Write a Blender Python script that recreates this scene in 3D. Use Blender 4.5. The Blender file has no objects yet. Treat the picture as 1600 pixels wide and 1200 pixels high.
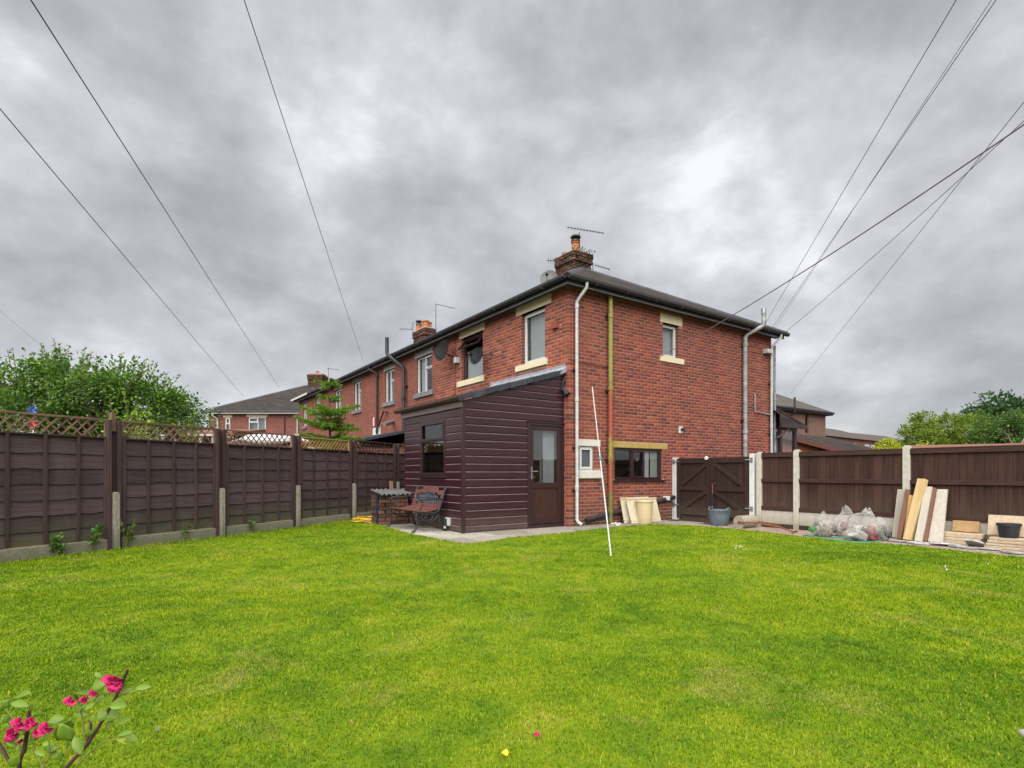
import bpy, bmesh, math, random
import numpy as np
from mathutils import Vector, Matrix
random.seed(7); RNG = np.random.default_rng(7)
scn = bpy.context.scene
col = scn.collection
# ------------------------------------------------------------------ camera
F, HY, CAMH = 852.0, 739.0, 1.1            # focal length and horizon row in photo pixels, eye height in metres
cd = bpy.data.cameras.new('camera'); cam = bpy.data.objects.new('camera', cd); col.objects.link(cam)
cam.location = (0, 0, CAMH); cam.rotation_euler = (math.pi/2, 0, 0)
cd.sensor_width = 36; cd.lens = 36*F/1600; cd.shift_y = (HY-600)/1600
cd.clip_start = 0.05; cd.clip_end = 2000
scn.camera = cam
# ------------------------------------------------------------------ world: overcast cloud over a Nishita sky
SUN_EL, SUN_AZ = 52, -166                   # elevation; azimuth clockwise from the viewing direction (behind, to the left)
w = bpy.data.worlds.new('World'); scn.world = w; w.use_nodes = True
wt = w.node_tree; wn = wt.nodes; wl = wt.links; wn.clear()
def N(t, **k):
    n = wn.new(t)
    for a, b in k.items(): setattr(n, a, b)
    return n
def wm(op, a, b=None, c=None):
    n = N('ShaderNodeMath', operation=op)
    for i, v in enumerate((a, b, c)):
        if v is None: continue
        if isinstance(v, (int, float)): n.inputs[i].default_value = v
        else: wl.new(v, n.inputs[i])
    return n.outputs[0]
tc = N('ShaderNodeTexCoord'); sp = N('ShaderNodeSeparateXYZ'); wl.new(tc.outputs['Generated'], sp.inputs[0])
zz = wm('ADD', wm('MAXIMUM', sp.outputs[2], 0.0), 0.3)
cx = wm('DIVIDE', sp.outputs[0], zz); cy = wm('DIVIDE', sp.outputs[1], zz)
cv = N('ShaderNodeCombineXYZ'); wl.new(cx, cv.inputs[0]); wl.new(cy, cv.inputs[1])
def cloud_noise(loc, rot, scale, nscale, detail, rough, dist, src=None):
    mp = N('ShaderNodeMapping'); mp.inputs['Location'].default_value = loc
    mp.inputs['Rotation'].default_value = (0, 0, rot); mp.inputs['Scale'].default_value = scale
    wl.new(src or cv.outputs[0], mp.inputs['Vector'])
    n = N('ShaderNodeTexNoise'); n.inputs['Scale'].default_value = nscale; n.inputs['Detail'].default_value = detail
    n.inputs['Roughness'].default_value = rough; n.inputs['Distortion'].default_value = dist
    wl.new(mp.outputs[0], n.inputs['Vector']); return n.outputs[0]
n1 = cloud_noise((3.1, 1.7, 0), 0.5, (1, .8, 1), 1.15, 6, 0.52, 0.08)
n2 = cloud_noise((7.3, 4.2, 2), -0.3, (1, 1, 1.5), 3.9, 9, 0.55, 0.12, tc.outputs['Generated'])
n3 = cloud_noise((1.3, 8.2, 5), 0.9, (1, 1, 1.4), 12.0, 6, 0.6, 0.0, tc.outputs['Generated'])
nn = wm('ADD', wm('ADD', wm('MULTIPLY', n1, 0.46), wm('MULTIPLY', n2, 0.46)), wm('MULTIPLY', n3, 0.08))
cr = N('ShaderNodeValToRGB'); wl.new(nn, cr.inputs[0])
e = cr.color_ramp.elements
K = .388
def sk3(v): return (v*K, v*K*1.0, v*K*1.035, 1)
e[0].position = .36; e[0].color = sk3(.145)
e[1].position = .62; e[1].color = sk3(.43)
for p, c in ((.43, sk3(.188)), (.49, sk3(.238)), (.55, sk3(.305))):
    q = e.new(p); q.color = c
sky = N('ShaderNodeTexSky', sky_type='NISHITA'); sky.sun_disc = False
sky.sun_elevation = math.radians(SUN_EL); sky.sun_rotation = math.radians(SUN_AZ)
sk = N('ShaderNodeMixRGB', blend_type='MULTIPLY'); sk.inputs[0].default_value = 1; sk.inputs[2].default_value = (.05, .05, .05, 1)
wl.new(sky.outputs[0], sk.inputs[1])
mx = N('ShaderNodeMixRGB'); mx.inputs[0].default_value = .95; wl.new(sk.outputs[0], mx.inputs[1]); wl.new(cr.outputs[0], mx.inputs[2])
bg = N('ShaderNodeBackground'); bg.inputs['Strength'].default_value = 1.0; wl.new(mx.outputs[0], bg.inputs[0])
wo = N('ShaderNodeOutputWorld'); wl.new(bg.outputs[0], wo.inputs[0])
# ------------------------------------------------------------------ sun, exposure
sd = bpy.data.lights.new('sun', 'SUN'); sd.energy = 1.5; sd.angle = math.radians(90); sd.color = (1, .97, .93)
so = bpy.data.objects.new('sun', sd); col.objects.link(so)
az, el = math.radians(SUN_AZ), math.radians(SUN_EL)
sdir = Vector((math.sin(az)*math.cos(el), math.cos(az)*math.cos(el), math.sin(el)))
so.rotation_euler = sdir.to_track_quat('Z', 'Y').to_euler(); so.location = (0, -3, 12)
vs = scn.view_settings
vs.view_transform = 'Standard'; vs.look = 'None'; vs.gamma = 1; vs.use_curve_mapping = False; vs.exposure = 2.55
scn.render.engine = 'CYCLES'
scn.cycles.max_bounces = 6; scn.cycles.transparent_max_bounces = 12

# ================================================================== photo pixel -> place
UX, UY = math.cos(math.radians(34.707)), math.sin(math.radians(34.707))
def G(px, py, z=0.0):                       # pixel on the ground (or a level z)
    t = (z-CAMH)*F/(HY-py); return Vector(((px-800)/F*t, t, z))
CN = G(888.5, 823.5)                        # near corner of the end house
HM = Matrix.Translation(CN) @ Matrix.Rotation(math.radians(34.707), 4, 'Z')   # house frame: x into the gable depth, y along the terrace
HI = HM.inverted()
OL = HI @ Vector((0, 0, CAMH))
def rayl(px, py):
    d = Vector(((px-800)/F, 1, (HY-py)/F)); return HI.to_3x3() @ d
def S(px, py, y=0.0):                       # pixel on plane y of the house frame -> (x, z)
    d = rayl(px, py); t = (y-OL.y)/d.y; return OL.x+d.x*t, OL.z+d.z*t
def R(px, py, x=0.0):                       # pixel on plane x of the house frame -> (y, z)
    d = rayl(px, py); t = (x-OL.x)/d.x; return OL.y+d.y*t, OL.z+d.z*t
def W(px, py, depth):                       # pixel at a viewing depth
    return Vector(((px-800)/F*depth, depth, CAMH+(HY-py)/F*depth))
def L(v): return HI @ Vector(v)

# ================================================================== materials
MATS = {}
def new_mat(name):
    m = bpy.data.materials.new(name); m.use_nodes = True; nt = m.node_tree; nt.nodes.clear(); MATS[name] = m
    out = nt.nodes.new('ShaderNodeOutputMaterial'); return m, nt, out
def nd(nt, t, **k):
    n = nt.nodes.new(t)
    for a, b in k.items(): setattr(n, a, b)
    return n
def lk(nt, a, b): nt.links.new(a, b)
def mth(nt, op, a, b=None):
    n = nd(nt, 'ShaderNodeMath', operation=op)
    for i, v in enumerate((a, b)):
        if v is None: continue
        if isinstance(v, (int, float)): n.inputs[i].default_value = v
        else: lk(nt, v, n.inputs[i])
    return n.outputs[0]
def ramp(nt, fac, stops):
    r = nd(nt, 'ShaderNodeValToRGB'); lk(nt, fac, r.inputs[0]); e = r.color_ramp.elements
    e[0].position, e[0].color = stops[0][0], (*stops[0][1], 1); e[1].position, e[1].color = stops[-1][0], (*stops[-1][1], 1)
    for p, c in stops[1:-1]:
        q = e.new(p); q.color = (*c, 1)
    return r.outputs[0]
def mixc(nt, fac, a, b, mode='MIX'):
    n = nd(nt, 'ShaderNodeMixRGB', blend_type=mode)
    for i, v in enumerate((fac, a, b)):
        if isinstance(v, (int, float)): n.inputs[i].default_value = v
        elif isinstance(v, tuple): n.inputs[i].default_value = (*v, 1)
        else: lk(nt, v, n.inputs[i])
    return n.outputs[0]
def tnoise(nt, vec, scale, detail=4, rough=.55, dist=0.0):
    n = nd(nt, 'ShaderNodeTexNoise'); n.inputs['Scale'].default_value = scale; n.inputs['Detail'].default_value = detail
    n.inputs['Roughness'].default_value = rough; n.inputs['Distortion'].default_value = dist
    if vec is not None: lk(nt, vec, n.inputs['Vector'])
    return n.outputs[0]
def coords(nt, kind, scale=(1, 1, 1), rnd=True):
    t = nd(nt, 'ShaderNodeTexCoord'); src = t.outputs['UV' if kind == 'UV' else 'Object']
    if kind == 'WORLD': src = nd(nt, 'ShaderNodeNewGeometry').outputs['Position']
    m = nd(nt, 'ShaderNodeMapping'); m.inputs['Scale'].default_value = scale; lk(nt, src, m.inputs['Vector'])
    if not rnd: return m.outputs[0]
    oi = nd(nt, 'ShaderNodeObjectInfo'); a = nd(nt, 'ShaderNodeVectorMath', operation='ADD')
    c = nd(nt, 'ShaderNodeCombineXYZ'); r = mth(nt, 'MULTIPLY', oi.outputs['Random'], 37.0)
    for i in range(3): lk(nt, r, c.inputs[i])
    lk(nt, m.outputs[0], a.inputs[0]); lk(nt, c.outputs[0], a.inputs[1]); return a.outputs[0]
def piece_random(nt):
    oi = nd(nt, 'ShaderNodeObjectInfo'); g = nd(nt, 'ShaderNodeNewGeometry')
    return mth(nt, 'FRACT', mth(nt, 'ADD', oi.outputs['Random'], g.outputs['Random Per Island']))
def M(name, c1, c2, rough=.7, scale=(6, 6, 6), coord='Object', detail=5, bump=.15, bdist=.004, spec=.3, vary=.0, stain=None, metal=0, lo=.35, hi=.65):
    if max(c2) > .38: c1, c2 = tuple(x*.66 for x in c1), tuple(x*.66 for x in c2)      # pale colours taken down evenly so they do not clip
    m, nt, out = new_mat(name); b = nd(nt, 'ShaderNodeBsdfPrincipled'); lk(nt, b.outputs[0], out.inputs[0])
    v = coords(nt, coord, scale); n = tnoise(nt, v, 1.0, detail, .6)
    c = ramp(nt, n, ((lo, c1), (hi, c2)))
    if stain:
        v2 = coords(nt, 'WORLD' if stain[1] else coord, (1, 1, 1)); s = tnoise(nt, v2, stain[2], 5, .65, .3)
        c = mixc(nt, ramp(nt, s, ((stain[3], (0, 0, 0)), (stain[4], (1, 1, 1)))), c, stain[0])
    if vary:
        r = piece_random(nt); k = mth(nt, 'ADD', mth(nt, 'MULTIPLY', r, vary*2), 1-vary)
        cc = nd(nt, 'ShaderNodeCombineXYZ')
        for i in range(3): lk(nt, k, cc.inputs[i])
        c = mixc(nt, 1.0, c, cc.outputs[0], 'MULTIPLY')
    lk(nt, c, b.inputs['Base Color']); b.inputs['Roughness'].default_value = rough
    b.inputs['Specular IOR Level'].default_value = spec; b.inputs['Metallic'].default_value = metal
    if bump:
        bp = nd(nt, 'ShaderNodeBump'); bp.inputs['Strength'].default_value = bump; bp.inputs['Distance'].default_value = bdist
        lk(nt, n, bp.inputs['Height']); lk(nt, bp.outputs[0], b.inputs['Normal'])
    return m
def brick_mat(name, stops, dirt=(.09, .05, .04)):
    m, nt, out = new_mat(name); b = nd(nt, 'ShaderNodeBsdfPrincipled'); lk(nt, b.outputs[0], out.inputs[0])
    r = piece_random(nt); c = ramp(nt, r, stops)
    pos = coords(nt, 'WORLD', (1, 1, 1), False)
    fine = tnoise(nt, pos, 60, 4, .7); big = tnoise(nt, pos, 1.1, 4, .6, .4)
    c = mixc(nt, mth(nt, 'MULTIPLY', fine, .35), c, dirt)
    c = mixc(nt, ramp(nt, big, ((.45, (0, 0, 0)), (.8, (.5, .5, .5)))), c, dirt)
    eff = tnoise(nt, pos, 2.3, 5, .7)
    c = mixc(nt, ramp(nt, eff, ((.6, (0, 0, 0)), (.8, (.2, .2, .2)))), c, (.3, .17, .13))
    lk(nt, c, b.inputs['Base Color']); b.inputs['Roughness'].default_value = .85; b.inputs['Specular IOR Level'].default_value = .2
    bp = nd(nt, 'ShaderNodeBump'); bp.inputs['Strength'].default_value = .5; bp.inputs['Distance'].default_value = .004
    lk(nt, fine, bp.inputs['Height']); lk(nt, bp.outputs[0], b.inputs['Normal']); return m
def brick_tex(name, ca, cb, mortar=(.33, .24, .2), bw=.225, rh=.075, ms=.008, spec=.2):
    m, nt, out = new_mat(name); b = nd(nt, 'ShaderNodeBsdfPrincipled'); lk(nt, b.outputs[0], out.inputs[0])
    v = coords(nt, 'UV', (1, 1, 1), False); t = nd(nt, 'ShaderNodeTexBrick'); lk(nt, v, t.inputs['Vector'])
    t.inputs['Scale'].default_value = 1; t.inputs['Brick Width'].default_value = bw; t.inputs['Row Height'].default_value = rh
    t.inputs['Mortar Size'].default_value = ms; t.inputs['Color1'].default_value = (*ca, 1); t.inputs['Color2'].default_value = (*cb, 1)
    t.inputs['Mortar'].default_value = (*mortar, 1); t.inputs['Mortar Smooth'].default_value = .2
    big = tnoise(nt, v, 1.3, 6, .65, .3); fine = tnoise(nt, v, 25, 3, .6)
    c = mixc(nt, ramp(nt, big, ((.4, (0, 0, 0)), (.75, (.45, .45, .45)))), t.outputs[0], tuple(x*.45 for x in ca))
    c = mixc(nt, mth(nt, 'MULTIPLY', fine, .3), c, tuple(x*.6 for x in cb))
    lk(nt, c, b.inputs['Base Color']); b.inputs['Roughness'].default_value = .85; b.inputs['Specular IOR Level'].default_value = spec
    bp = nd(nt, 'ShaderNodeBump'); bp.inputs['Strength'].default_value = .6; bp.inputs['Distance'].default_value = .008; bp.invert = True
    lk(nt, t.outputs['Fac'], bp.inputs['Height']); lk(nt, bp.outputs[0], b.inputs['Normal']); return m
def glass_mat(name, tint, ior=1.75, rough=0.0):
    m, nt, out = new_mat(name); t = nd(nt, 'ShaderNodeBsdfTransparent'); t.inputs[0].default_value = (*tint, 1)
    g = nd(nt, 'ShaderNodeBsdfGlossy'); g.inputs['Roughness'].default_value = rough
    ge = nd(nt, 'ShaderNodeNewGeometry'); dt = nd(nt, 'ShaderNodeVectorMath', operation='DOT_PRODUCT'); lk(nt, ge.outputs['Normal'], dt.inputs[0]); lk(nt, ge.outputs['Incoming'], dt.inputs[1])
    r0 = ((ior-1)/(ior+1))**2; sch = mth(nt, 'POWER', mth(nt, 'SUBTRACT', 1.0, mth(nt, 'ABSOLUTE', dt.outputs['Value'])), 5.0)
    frs = mth(nt, 'ADD', mth(nt, 'MULTIPLY', sch, 1-r0), r0)
    x = nd(nt, 'ShaderNodeMixShader'); lk(nt, frs, x.inputs[0]); lk(nt, t.outputs[0], x.inputs[1]); lk(nt, g.outputs[0], x.inputs[2])
    lk(nt, x.outputs[0], out.inputs[0]); return m
def leaf_mat(name, stops, trans=.35, rough=.5, spec=.3, attr=None):
    m, nt, out = new_mat(name); b = nd(nt, 'ShaderNodeBsdfPrincipled'); b.inputs['Roughness'].default_value = rough
    b.inputs['Specular IOR Level'].default_value = spec
    g = nd(nt, 'ShaderNodeNewGeometry'); c = ramp(nt, g.outputs['Random Per Island'], stops)
    t = nd(nt, 'ShaderNodeBsdfTranslucent'); x = nd(nt, 'ShaderNodeMixShader'); x.inputs[0].default_value = trans
    lk(nt, c, b.inputs['Base Color']); lk(nt, c, t.inputs[0]); lk(nt, b.outputs[0], x.inputs[1]); lk(nt, t.outputs[0], x.inputs[2])
    lk(nt, x.outputs[0], out.inputs[0]); return m

BR = ((0, (.088, .031, .029)), (.10, (.142, .037, .030)), (.4, (.192, .041, .028)), (.75, (.228, .052, .031)), (1, (.28, .077, .041)))
brick_mat('brick_red', BR)
brick_mat('brick_orange', ((0, (.09, .033, .028)), (.2, (.19, .048, .031)), (.6, (.26, .066, .036)), (1, (.34, .10, .052))))
brick_mat('brick_old', ((0, (.032, .02, .017)), (.5, (.085, .036, .027)), (1, (.15, .068, .048))), (.04, .038, .02))
M('mortar', (.25, .135, .10), (.33, .195, .15), .95, (40, 40, 40), bump=.4)
brick_tex('brick_reveal', (.2, .06, .04), (.14, .045, .035))
brick_tex('brick_terrace', (.24, .066, .040), (.145, .042, .030), (.27, .18, .14))
brick_tex('brick_far', (.21, .062, .042), (.145, .046, .034), (.24, .17, .14))
brick_tex('brick_brown', (.19, .10, .072), (.14, .072, .054), (.24, .19, .16))
M('orange_render', (.36, .12, .055), (.44, .15, .07), .9, (8, 8, 8), bump=.1)
brick_tex('slate_roof', (.036, .031, .029), (.056, .048, .043), (.014, .013, .013), .3, .2, .008, .04)
brick_tex('slate_brown', (.082, .072, .064), (.112, .098, .088), (.032, .029, .027), .3, .22, .008, .04)
M('cladding', (.023, .0062, .0105), (.034, .0098, .0155), .28, (1.2, 70, 70), 'UV', 4, .12, .002, .5, .10, ((.036, .017, .021), 1, 3.2, .55, .85))
M('cladding_groove_glint', (.085, .058, .062), (.135, .10, .105), .3, (4, 30, 4), 'UV', 4, 0)  # bright sky glint along the board joints, put into the groove colour
M('upvc_brown', (.023, .0095, .011), (.030, .0125, .0145), .32, (2, 40, 40), 'UV', 3, .05, .001, .5)
M('brown_panel', (.028, .010, .008), (.042, .0165, .012), .45, (60, 3, 3), 'UV', 4, .08, .002, .4)
M('upvc_white', (.74, .74, .72), (.8, .8, .79), .35, (3, 3, 3), bump=0, spec=.5)
M('cream_stone', (.78, .68, .45), (.86, .77, .54), .8, (9, 9, 9), bump=.1, stain=((.42, .33, .2), 1, 5, .62, .85))
M('yellow_stone', (.42, .29, .09), (.52, .37, .13), .85, (10, 10, 10), bump=.15)
M('white_stone', (.68, .64, .55), (.78, .76, .70), .85, (8, 8, 8), bump=.3, bdist=.01, stain=((.5, .4, .25), 1, 8, .6, .8))
M('grey_stone', (.11, .11, .12), (.17, .17, .175), .85, (9, 9, 9), bump=.2)
M('grey_stone_pale', (.30, .30, .30), (.42, .42, .41), .85, (9, 9, 9), bump=.2)
M('fascia_black', (.012, .012, .014), (.022, .022, .024), .4, (5, 5, 5), bump=0, spec=.5)
M('soffit', (.055, .05, .052), (.09, .085, .085), .7, (6, 6, 6), bump=0)
M('rain_grey', (.50, .51, .50), (.62, .63, .62), .5, (2, 2, 14), bump=.05, stain=((.25, .28, .2), 1, 6, .6, .85))
M('rain_grey_dark', (.22, .23, .23), (.42, .43, .42), .55, (3, 3, 9), bump=.05)
m, nt, out = new_mat('paint_flaked'); b = nd(nt, 'ShaderNodeBsdfPrincipled'); lk(nt, b.outputs[0], out.inputs[0])
pv = coords(nt, 'WORLD', (1, 1, 1), False); sx = nd(nt, 'ShaderNodeSeparateXYZ'); lk(nt, pv, sx.inputs[0])
hz = mth(nt, 'ADD', mth(nt, 'DIVIDE', sx.outputs[2], 5.0), mth(nt, 'MULTIPLY', mth(nt, 'SUBTRACT', tnoise(nt, pv, 14, 6, .7, .6), .5), .25))
c = ramp(nt, hz, ((0, (.09, .085, .02)), (.13, (.11, .10, .02)), (.16, (.26, .03, .02)), (.27, (.24, .034, .02)), (.285, (.22, .19, .025)), (.355, (.22, .195, .03)),
                  (.36, (.27, .033, .02)), (.56, (.27, .033, .02)), (.58, (.20, .18, .03)), (.66, (.21, .195, .04)), (1, (.23, .215, .055))))
c = mixc(nt, ramp(nt, tnoise(nt, pv, 30, 5, .7), ((.50, (0, 0, 0)), (.60, (.85, .85, .85)))), c, (.13, .125, .03))
lk(nt, c, b.inputs['Base Color']); b.inputs['Roughness'].default_value = .7
M('pipe_black', (.014, .014, .016), (.03, .03, .032), .5, (8, 8, 8), bump=.05)
M('iron_black', (.010, .011, .014), (.022, .022, .026), .5, (20, 20, 20), bump=.1, spec=.4)
M('cast_panel', (.02, .025, .035), (.20, .22, .27), .4, (70, 70, 70), bump=.3, spec=.5, lo=.5, hi=.75)
M('bench_wood', (.085, .031, .026), (.135, .052, .043), .45, (3, 40, 40), 'UV', 4, .1, vary=.12)
M('fence_dark', (.042, .028, .032), (.070, .048, .052), .8, (2.2, 42, 42), 'UV', 6, .55, .006, .2, .22, ((.075, .06, .055), 1, 5, .66, .9))
M('fence_post_wood', (.036, .022, .022), (.060, .038, .037), .8, (42, 2.2, 42), 'UV', 6, .4, .005, .2, .2)
M('fence_brown', (.027, .0125, .0095), (.050, .0245, .0185), .8, (34, 1.6, 34), 'UV', 6, .5, .006, .2, .24, ((.115, .07, .048), 1, 3.5, .63, .9))
M('rail_brown', (.030, .0145, .0125), (.052, .026, .021), .8, (1.6, 34, 34), 'UV', 6, .4, .005, .2, .12)
M('gate_brown', (.019, .0095, .0085), (.033, .0175, .015), .75, (34, 1.6, 34), 'UV', 6, .5, .006, .2, .15)
M('lattice_old', (.11, .062, .042), (.19, .115, .08), .85, (5, 40, 40), bump=.2, vary=.25)
M('lattice_dark', (.025, .017, .015), (.045, .03, .026), .85, (5, 40, 40), bump=.2, vary=.2)
M('lattice_new', (.36, .20, .075), (.48, .29, .12), .8, (5, 40, 40), bump=.2, vary=.15)
M('concrete_post', (.27, .245, .19), (.40, .375, .31), .92, (26, 26, 26), bump=.4, bdist=.006, stain=((.17, .16, .1), 1, 5, .52, .8))
M('concrete_pale', (.50, .47, .40), (.64, .61, .54), .92, (14, 14, 14), bump=.25, bdist=.005, stain=((.33, .29, .2), 1, 4, .56, .85))
M('concrete_flag', (.15, .13, .108), (.24, .215, .18), .92, (16, 16, 16), bump=.3, bdist=.005, vary=.22, stain=((.13, .12, .085), 1, 2.6, .48, .75))
M('concrete_light', (.24, .22, .185), (.36, .335, .29), .92, (12, 12, 12), bump=.2, vary=.15, stain=((.13, .12, .09), 1, 3, .48, .75))
M('path_pink', (.27, .19, .155), (.40, .31, .26), .95, (14, 14, 14), bump=.4, bdist=.01, stain=((.15, .12, .09), 1, 4, .5, .75))
M('soil', (.05, .036, .022), (.09, .066, .04), .95, (30, 30, 30), bump=.6, bdist=.02)
M('paint_white', (.66, .66, .65), (.78, .78, .77), .6, (7, 7, 7), bump=.1, stain=((.42, .38, .32), 1, 9, .66, .82))
M('galvanised', (.20, .21, .22), (.36, .37, .38), .45, (25, 25, 25), bump=.1, metal=.7)
M('rust', (.10, .035, .018), (.22, .075, .035), .85, (30, 30, 30), bump=.4)
M('roof_tile_dark', (.020, .022, .028), (.045, .05, .06), .6, (22, 22, 22), bump=.35, vary=.25, stain=((.14, .15, .16), 1, 6, .66, .85))
M('lead', (.27, .29, .32), (.42, .44, .47), .5, (9, 9, 9), bump=.15)
M('gutter_brown', (.045, .024, .017), (.075, .04, .028), .55, (3, 14, 14), bump=.1, stain=((.09, .08, .03), 1, 7, .55, .8))
M('fascia_mauve', (.095, .066, .068), (.13, .095, .095), .5, (2, 20, 20), 'UV', 4, .05)
M('terracotta', (.42, .14, .05), (.52, .19, .08), .8, (12, 12, 12), bump=.2)
M('flaunching', (.42, .39, .33), (.55, .52, .45), .95, (18, 18, 18), bump=.5, bdist=.02)
M('cream_enamel', (.60, .52, .36), (.68, .60, .44), .5, (3, 3, 3), bump=0, stain=((.46, .31, .13), 0, 2.2, .55, .8))
M('cream_plastic', (.66, .53, .29), (.72, .59, .35), .45, (4, 4, 4), bump=0)
M('tub_grey', (.085, .105, .125), (.11, .135, .155), .5, (8, 8, 8), bump=.05)
M('pot_black', (.016, .017, .022), (.03, .03, .036), .5, (9, 9, 9), bump=.05)
M('roller_stone', (.28, .24, .175), (.43, .385, .30), .95, (24, 24, 24), bump=.6, bdist=.012, stain=((.16, .14, .08), 1, 9, .5, .75))
M('timber_new', (.60, .42, .19), (.72, .54, .28), .7, (22, 1.2, 22), 'UV', 5, .15, .002)
M('timber_yellow', (.50, .30, .075), (.62, .40, .13), .7, (22, 1.2, 22), 'UV', 5, .15, .002)
M('timber_brown', (.10, .045, .03), (.17, .08, .055), .8, (22, 1.2, 22), 'UV', 5, .15, .002)
M('timber_grey', (.46, .41, .34), (.60, .55, .47), .8, (22, 1.2, 22), 'UV', 5, .15, .002)
M('slab_buff', (.52, .40, .27), (.64, .52, .37), .92, (22, 22, 22), bump=.4, bdist=.006, vary=.08, stain=((.36, .3, .22), 1, 6, .55, .8))
M('slab_tan', (.42, .25, .11), (.52, .33, .17), .9, (12, 12, 12), bump=.2)
M('slab_grey', (.50, .45, .38), (.62, .57, .49), .92, (22, 22, 22), bump=.4, bdist=.006)
M('slate_waste', (.20, .20, .195), (.38, .375, .36), .7, (14, 14, 14), bump=.3, vary=.3)
M('hose_yellow', (.72, .43, .02), (.82, .52, .04), .45, (8, 8, 8), bump=0)
M('hose_green', (.03, .20, .12), (.05, .28, .17), .45, (8, 8, 8), bump=0)
M('corrugated', (.055, .056, .058), (.10, .101, .103), .7, (14, 14, 14), bump=.2)
M('blue_sheet', (.012, .016, .05), (.018, .024, .075), .5, (9, 9, 9), bump=.1)
M('dish_dark', (.009, .0095, .011), (.014, .0145, .016), .6, (9, 9, 9), bump=0, spec=.12)
M('dish_grey', (.07, .07, .072), (.10, .10, .10), .5, (9, 9, 9), bump=0)
M('wire_dark', (.03, .03, .04), (.05, .05, .06), .6, bump=0)
M('line_purple', (.10, .06, .09), (.14, .09, .13), .6, bump=0)
M('line_pale', (.42, .34, .37), (.5, .42, .44), .6, bump=0)
M('blind_white', (.66, .67, .67), (.76, .77, .77), .8, (3, 3, 3), bump=.05)
M('curtain_pale', (.48, .52, .46), (.58, .62, .55), .9, (14, 3, 3), bump=.1)
M('room_dark', (.03, .028, .03), (.05, .046, .05), .9, bump=0)
M('net_grey', (.40, .42, .44), (.5, .52, .54), .9, bump=0)
M('obscure', (.055, .06, .07), (.10, .11, .125), .35, (90, 90, 90), bump=.6, spec=.6)
M('red_paint', (.42, .02, .02), (.5, .03, .03), .5, bump=0)
M('bark', (.055, .042, .03), (.11, .085, .06), .9, (14, 14, 3), bump=.7, bdist=.02)
M('bark_pale', (.16, .125, .09), (.24, .19, .14), .9, (14, 14, 3), bump=.6, bdist=.02)
M('stem_dark', (.035, .014, .018), (.07, .03, .03), .6, (30, 30, 5), bump=.3)
M('stem_green', (.10, .13, .03), (.17, .16, .05), .6, (30, 30, 5), bump=.1)
M('felt_brown', (.12, .055, .035), (.18, .085, .055), .9, (12, 12, 12), bump=.2, stain=((.24, .14, .1), 1, 2, .55, .8))
M('blue_plastic', (.01, .10, .4), (.015, .13, .46), .4, bump=0)
glass_mat('glass', (.86, .88, .88), 1.95)
glass_mat('glass_dark', (.42, .45, .44), 2.1)
m, nt, out = new_mat('bag_plastic'); t = nd(nt, 'ShaderNodeBsdfTransparent'); t.inputs[0].default_value = (.95, .95, .95, 1)
b = nd(nt, 'ShaderNodeBsdfPrincipled'); b.inputs['Base Color'].default_value = (.46, .44, .41, 1); b.inputs['Roughness'].default_value = .18
b.inputs['Specular IOR Level'].default_value = .8
fr = nd(nt, 'ShaderNodeLayerWeight'); fr.inputs[0].default_value = .42
bpf = nd(nt, 'ShaderNodeBump'); bpf.inputs['Strength'].default_value = 1.0; bpf.inputs['Distance'].default_value = .03; lk(nt, tnoise(nt, coords(nt, 'WORLD', (1, 1, 1), False), 17, 4, .6, 1.2), bpf.inputs['Height']); lk(nt, bpf.outputs[0], b.inputs['Normal']); lk(nt, bpf.outputs[0], fr.inputs['Normal'])
x = nd(nt, 'ShaderNodeMixShader'); lk(nt, mth(nt, 'ADD', mth(nt, 'MULTIPLY', fr.outputs['Facing'], .75), .10), x.inputs[0]); lk(nt, t.outputs[0], x.inputs[1]); lk(nt, b.outputs[0], x.inputs[2]); lk(nt, x.outputs[0], out.inputs[0])
M('bag_content', (.30, .24, .18), (.44, .37, .29), .8, (9, 9, 9), bump=1, bdist=.04)
M('bag_dark', (.05, .05, .055), (.12, .115, .115), .5, (12, 12, 12), bump=1, bdist=.04)
M('bag_maroon', (.13, .012, .018), (.26, .05, .05), .45, (11, 11, 11), bump=1, bdist=.04)
M('bag_green', (.02, .13, .03), (.05, .22, .05), .4, (9, 9, 9), bump=.1)
leaf_mat('leaf_apple', ((0, (.034, .085, .012)), (.45, (.062, .145, .016)), (.8, (.10, .21, .022)), (1, (.16, .28, .035))))
leaf_mat('leaf_dark', ((0, (.02, .055, .018)), (.5, (.035, .09, .024)), (1, (.06, .13, .03))))
leaf_mat('leaf_far', ((0, (.045, .10, .022)), (.5, (.07, .145, .03)), (1, (.12, .20, .05))))
leaf_mat('leaf_conifer', ((0, (.06, .14, .015)), (.5, (.12, .24, .02)), (1, (.20, .33, .03))), .3)
leaf_mat('leaf_hedge', ((0, (.07, .13, .012)), (.5, (.13, .21, .018)), (1, (.22, .29, .028))))
leaf_mat('leaf_gold', ((0, (.20, .26, .015)), (.5, (.32, .38, .02)), (1, (.46, .48, .04))))
leaf_mat('leaf_lime', ((0, (.14, .26, .02)), (.5, (.20, .34, .03)), (1, (.28, .42, .05))))
leaf_mat('leaf_rose', ((0, (.085, .17, .014)), (.5, (.14, .24, .022)), (1, (.22, .30, .05))), .35, .4, .35)
leaf_mat('leaf_weed', ((0, (.05, .13, .02)), (1, (.12, .24, .04))))
leaf_mat('petal_pink', ((0, (.30, .003, .05)), (.6, (.45, .008, .10)), (1, (.60, .07, .22))), .25, .5)
leaf_mat('petal_yellow', ((0, (.75, .42, .02)), (1, (.8, .55, .05))), .2)
leaf_mat('petal_white', ((0, (.7, .7, .68)), (1, (.8, .8, .8))), .2)
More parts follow.
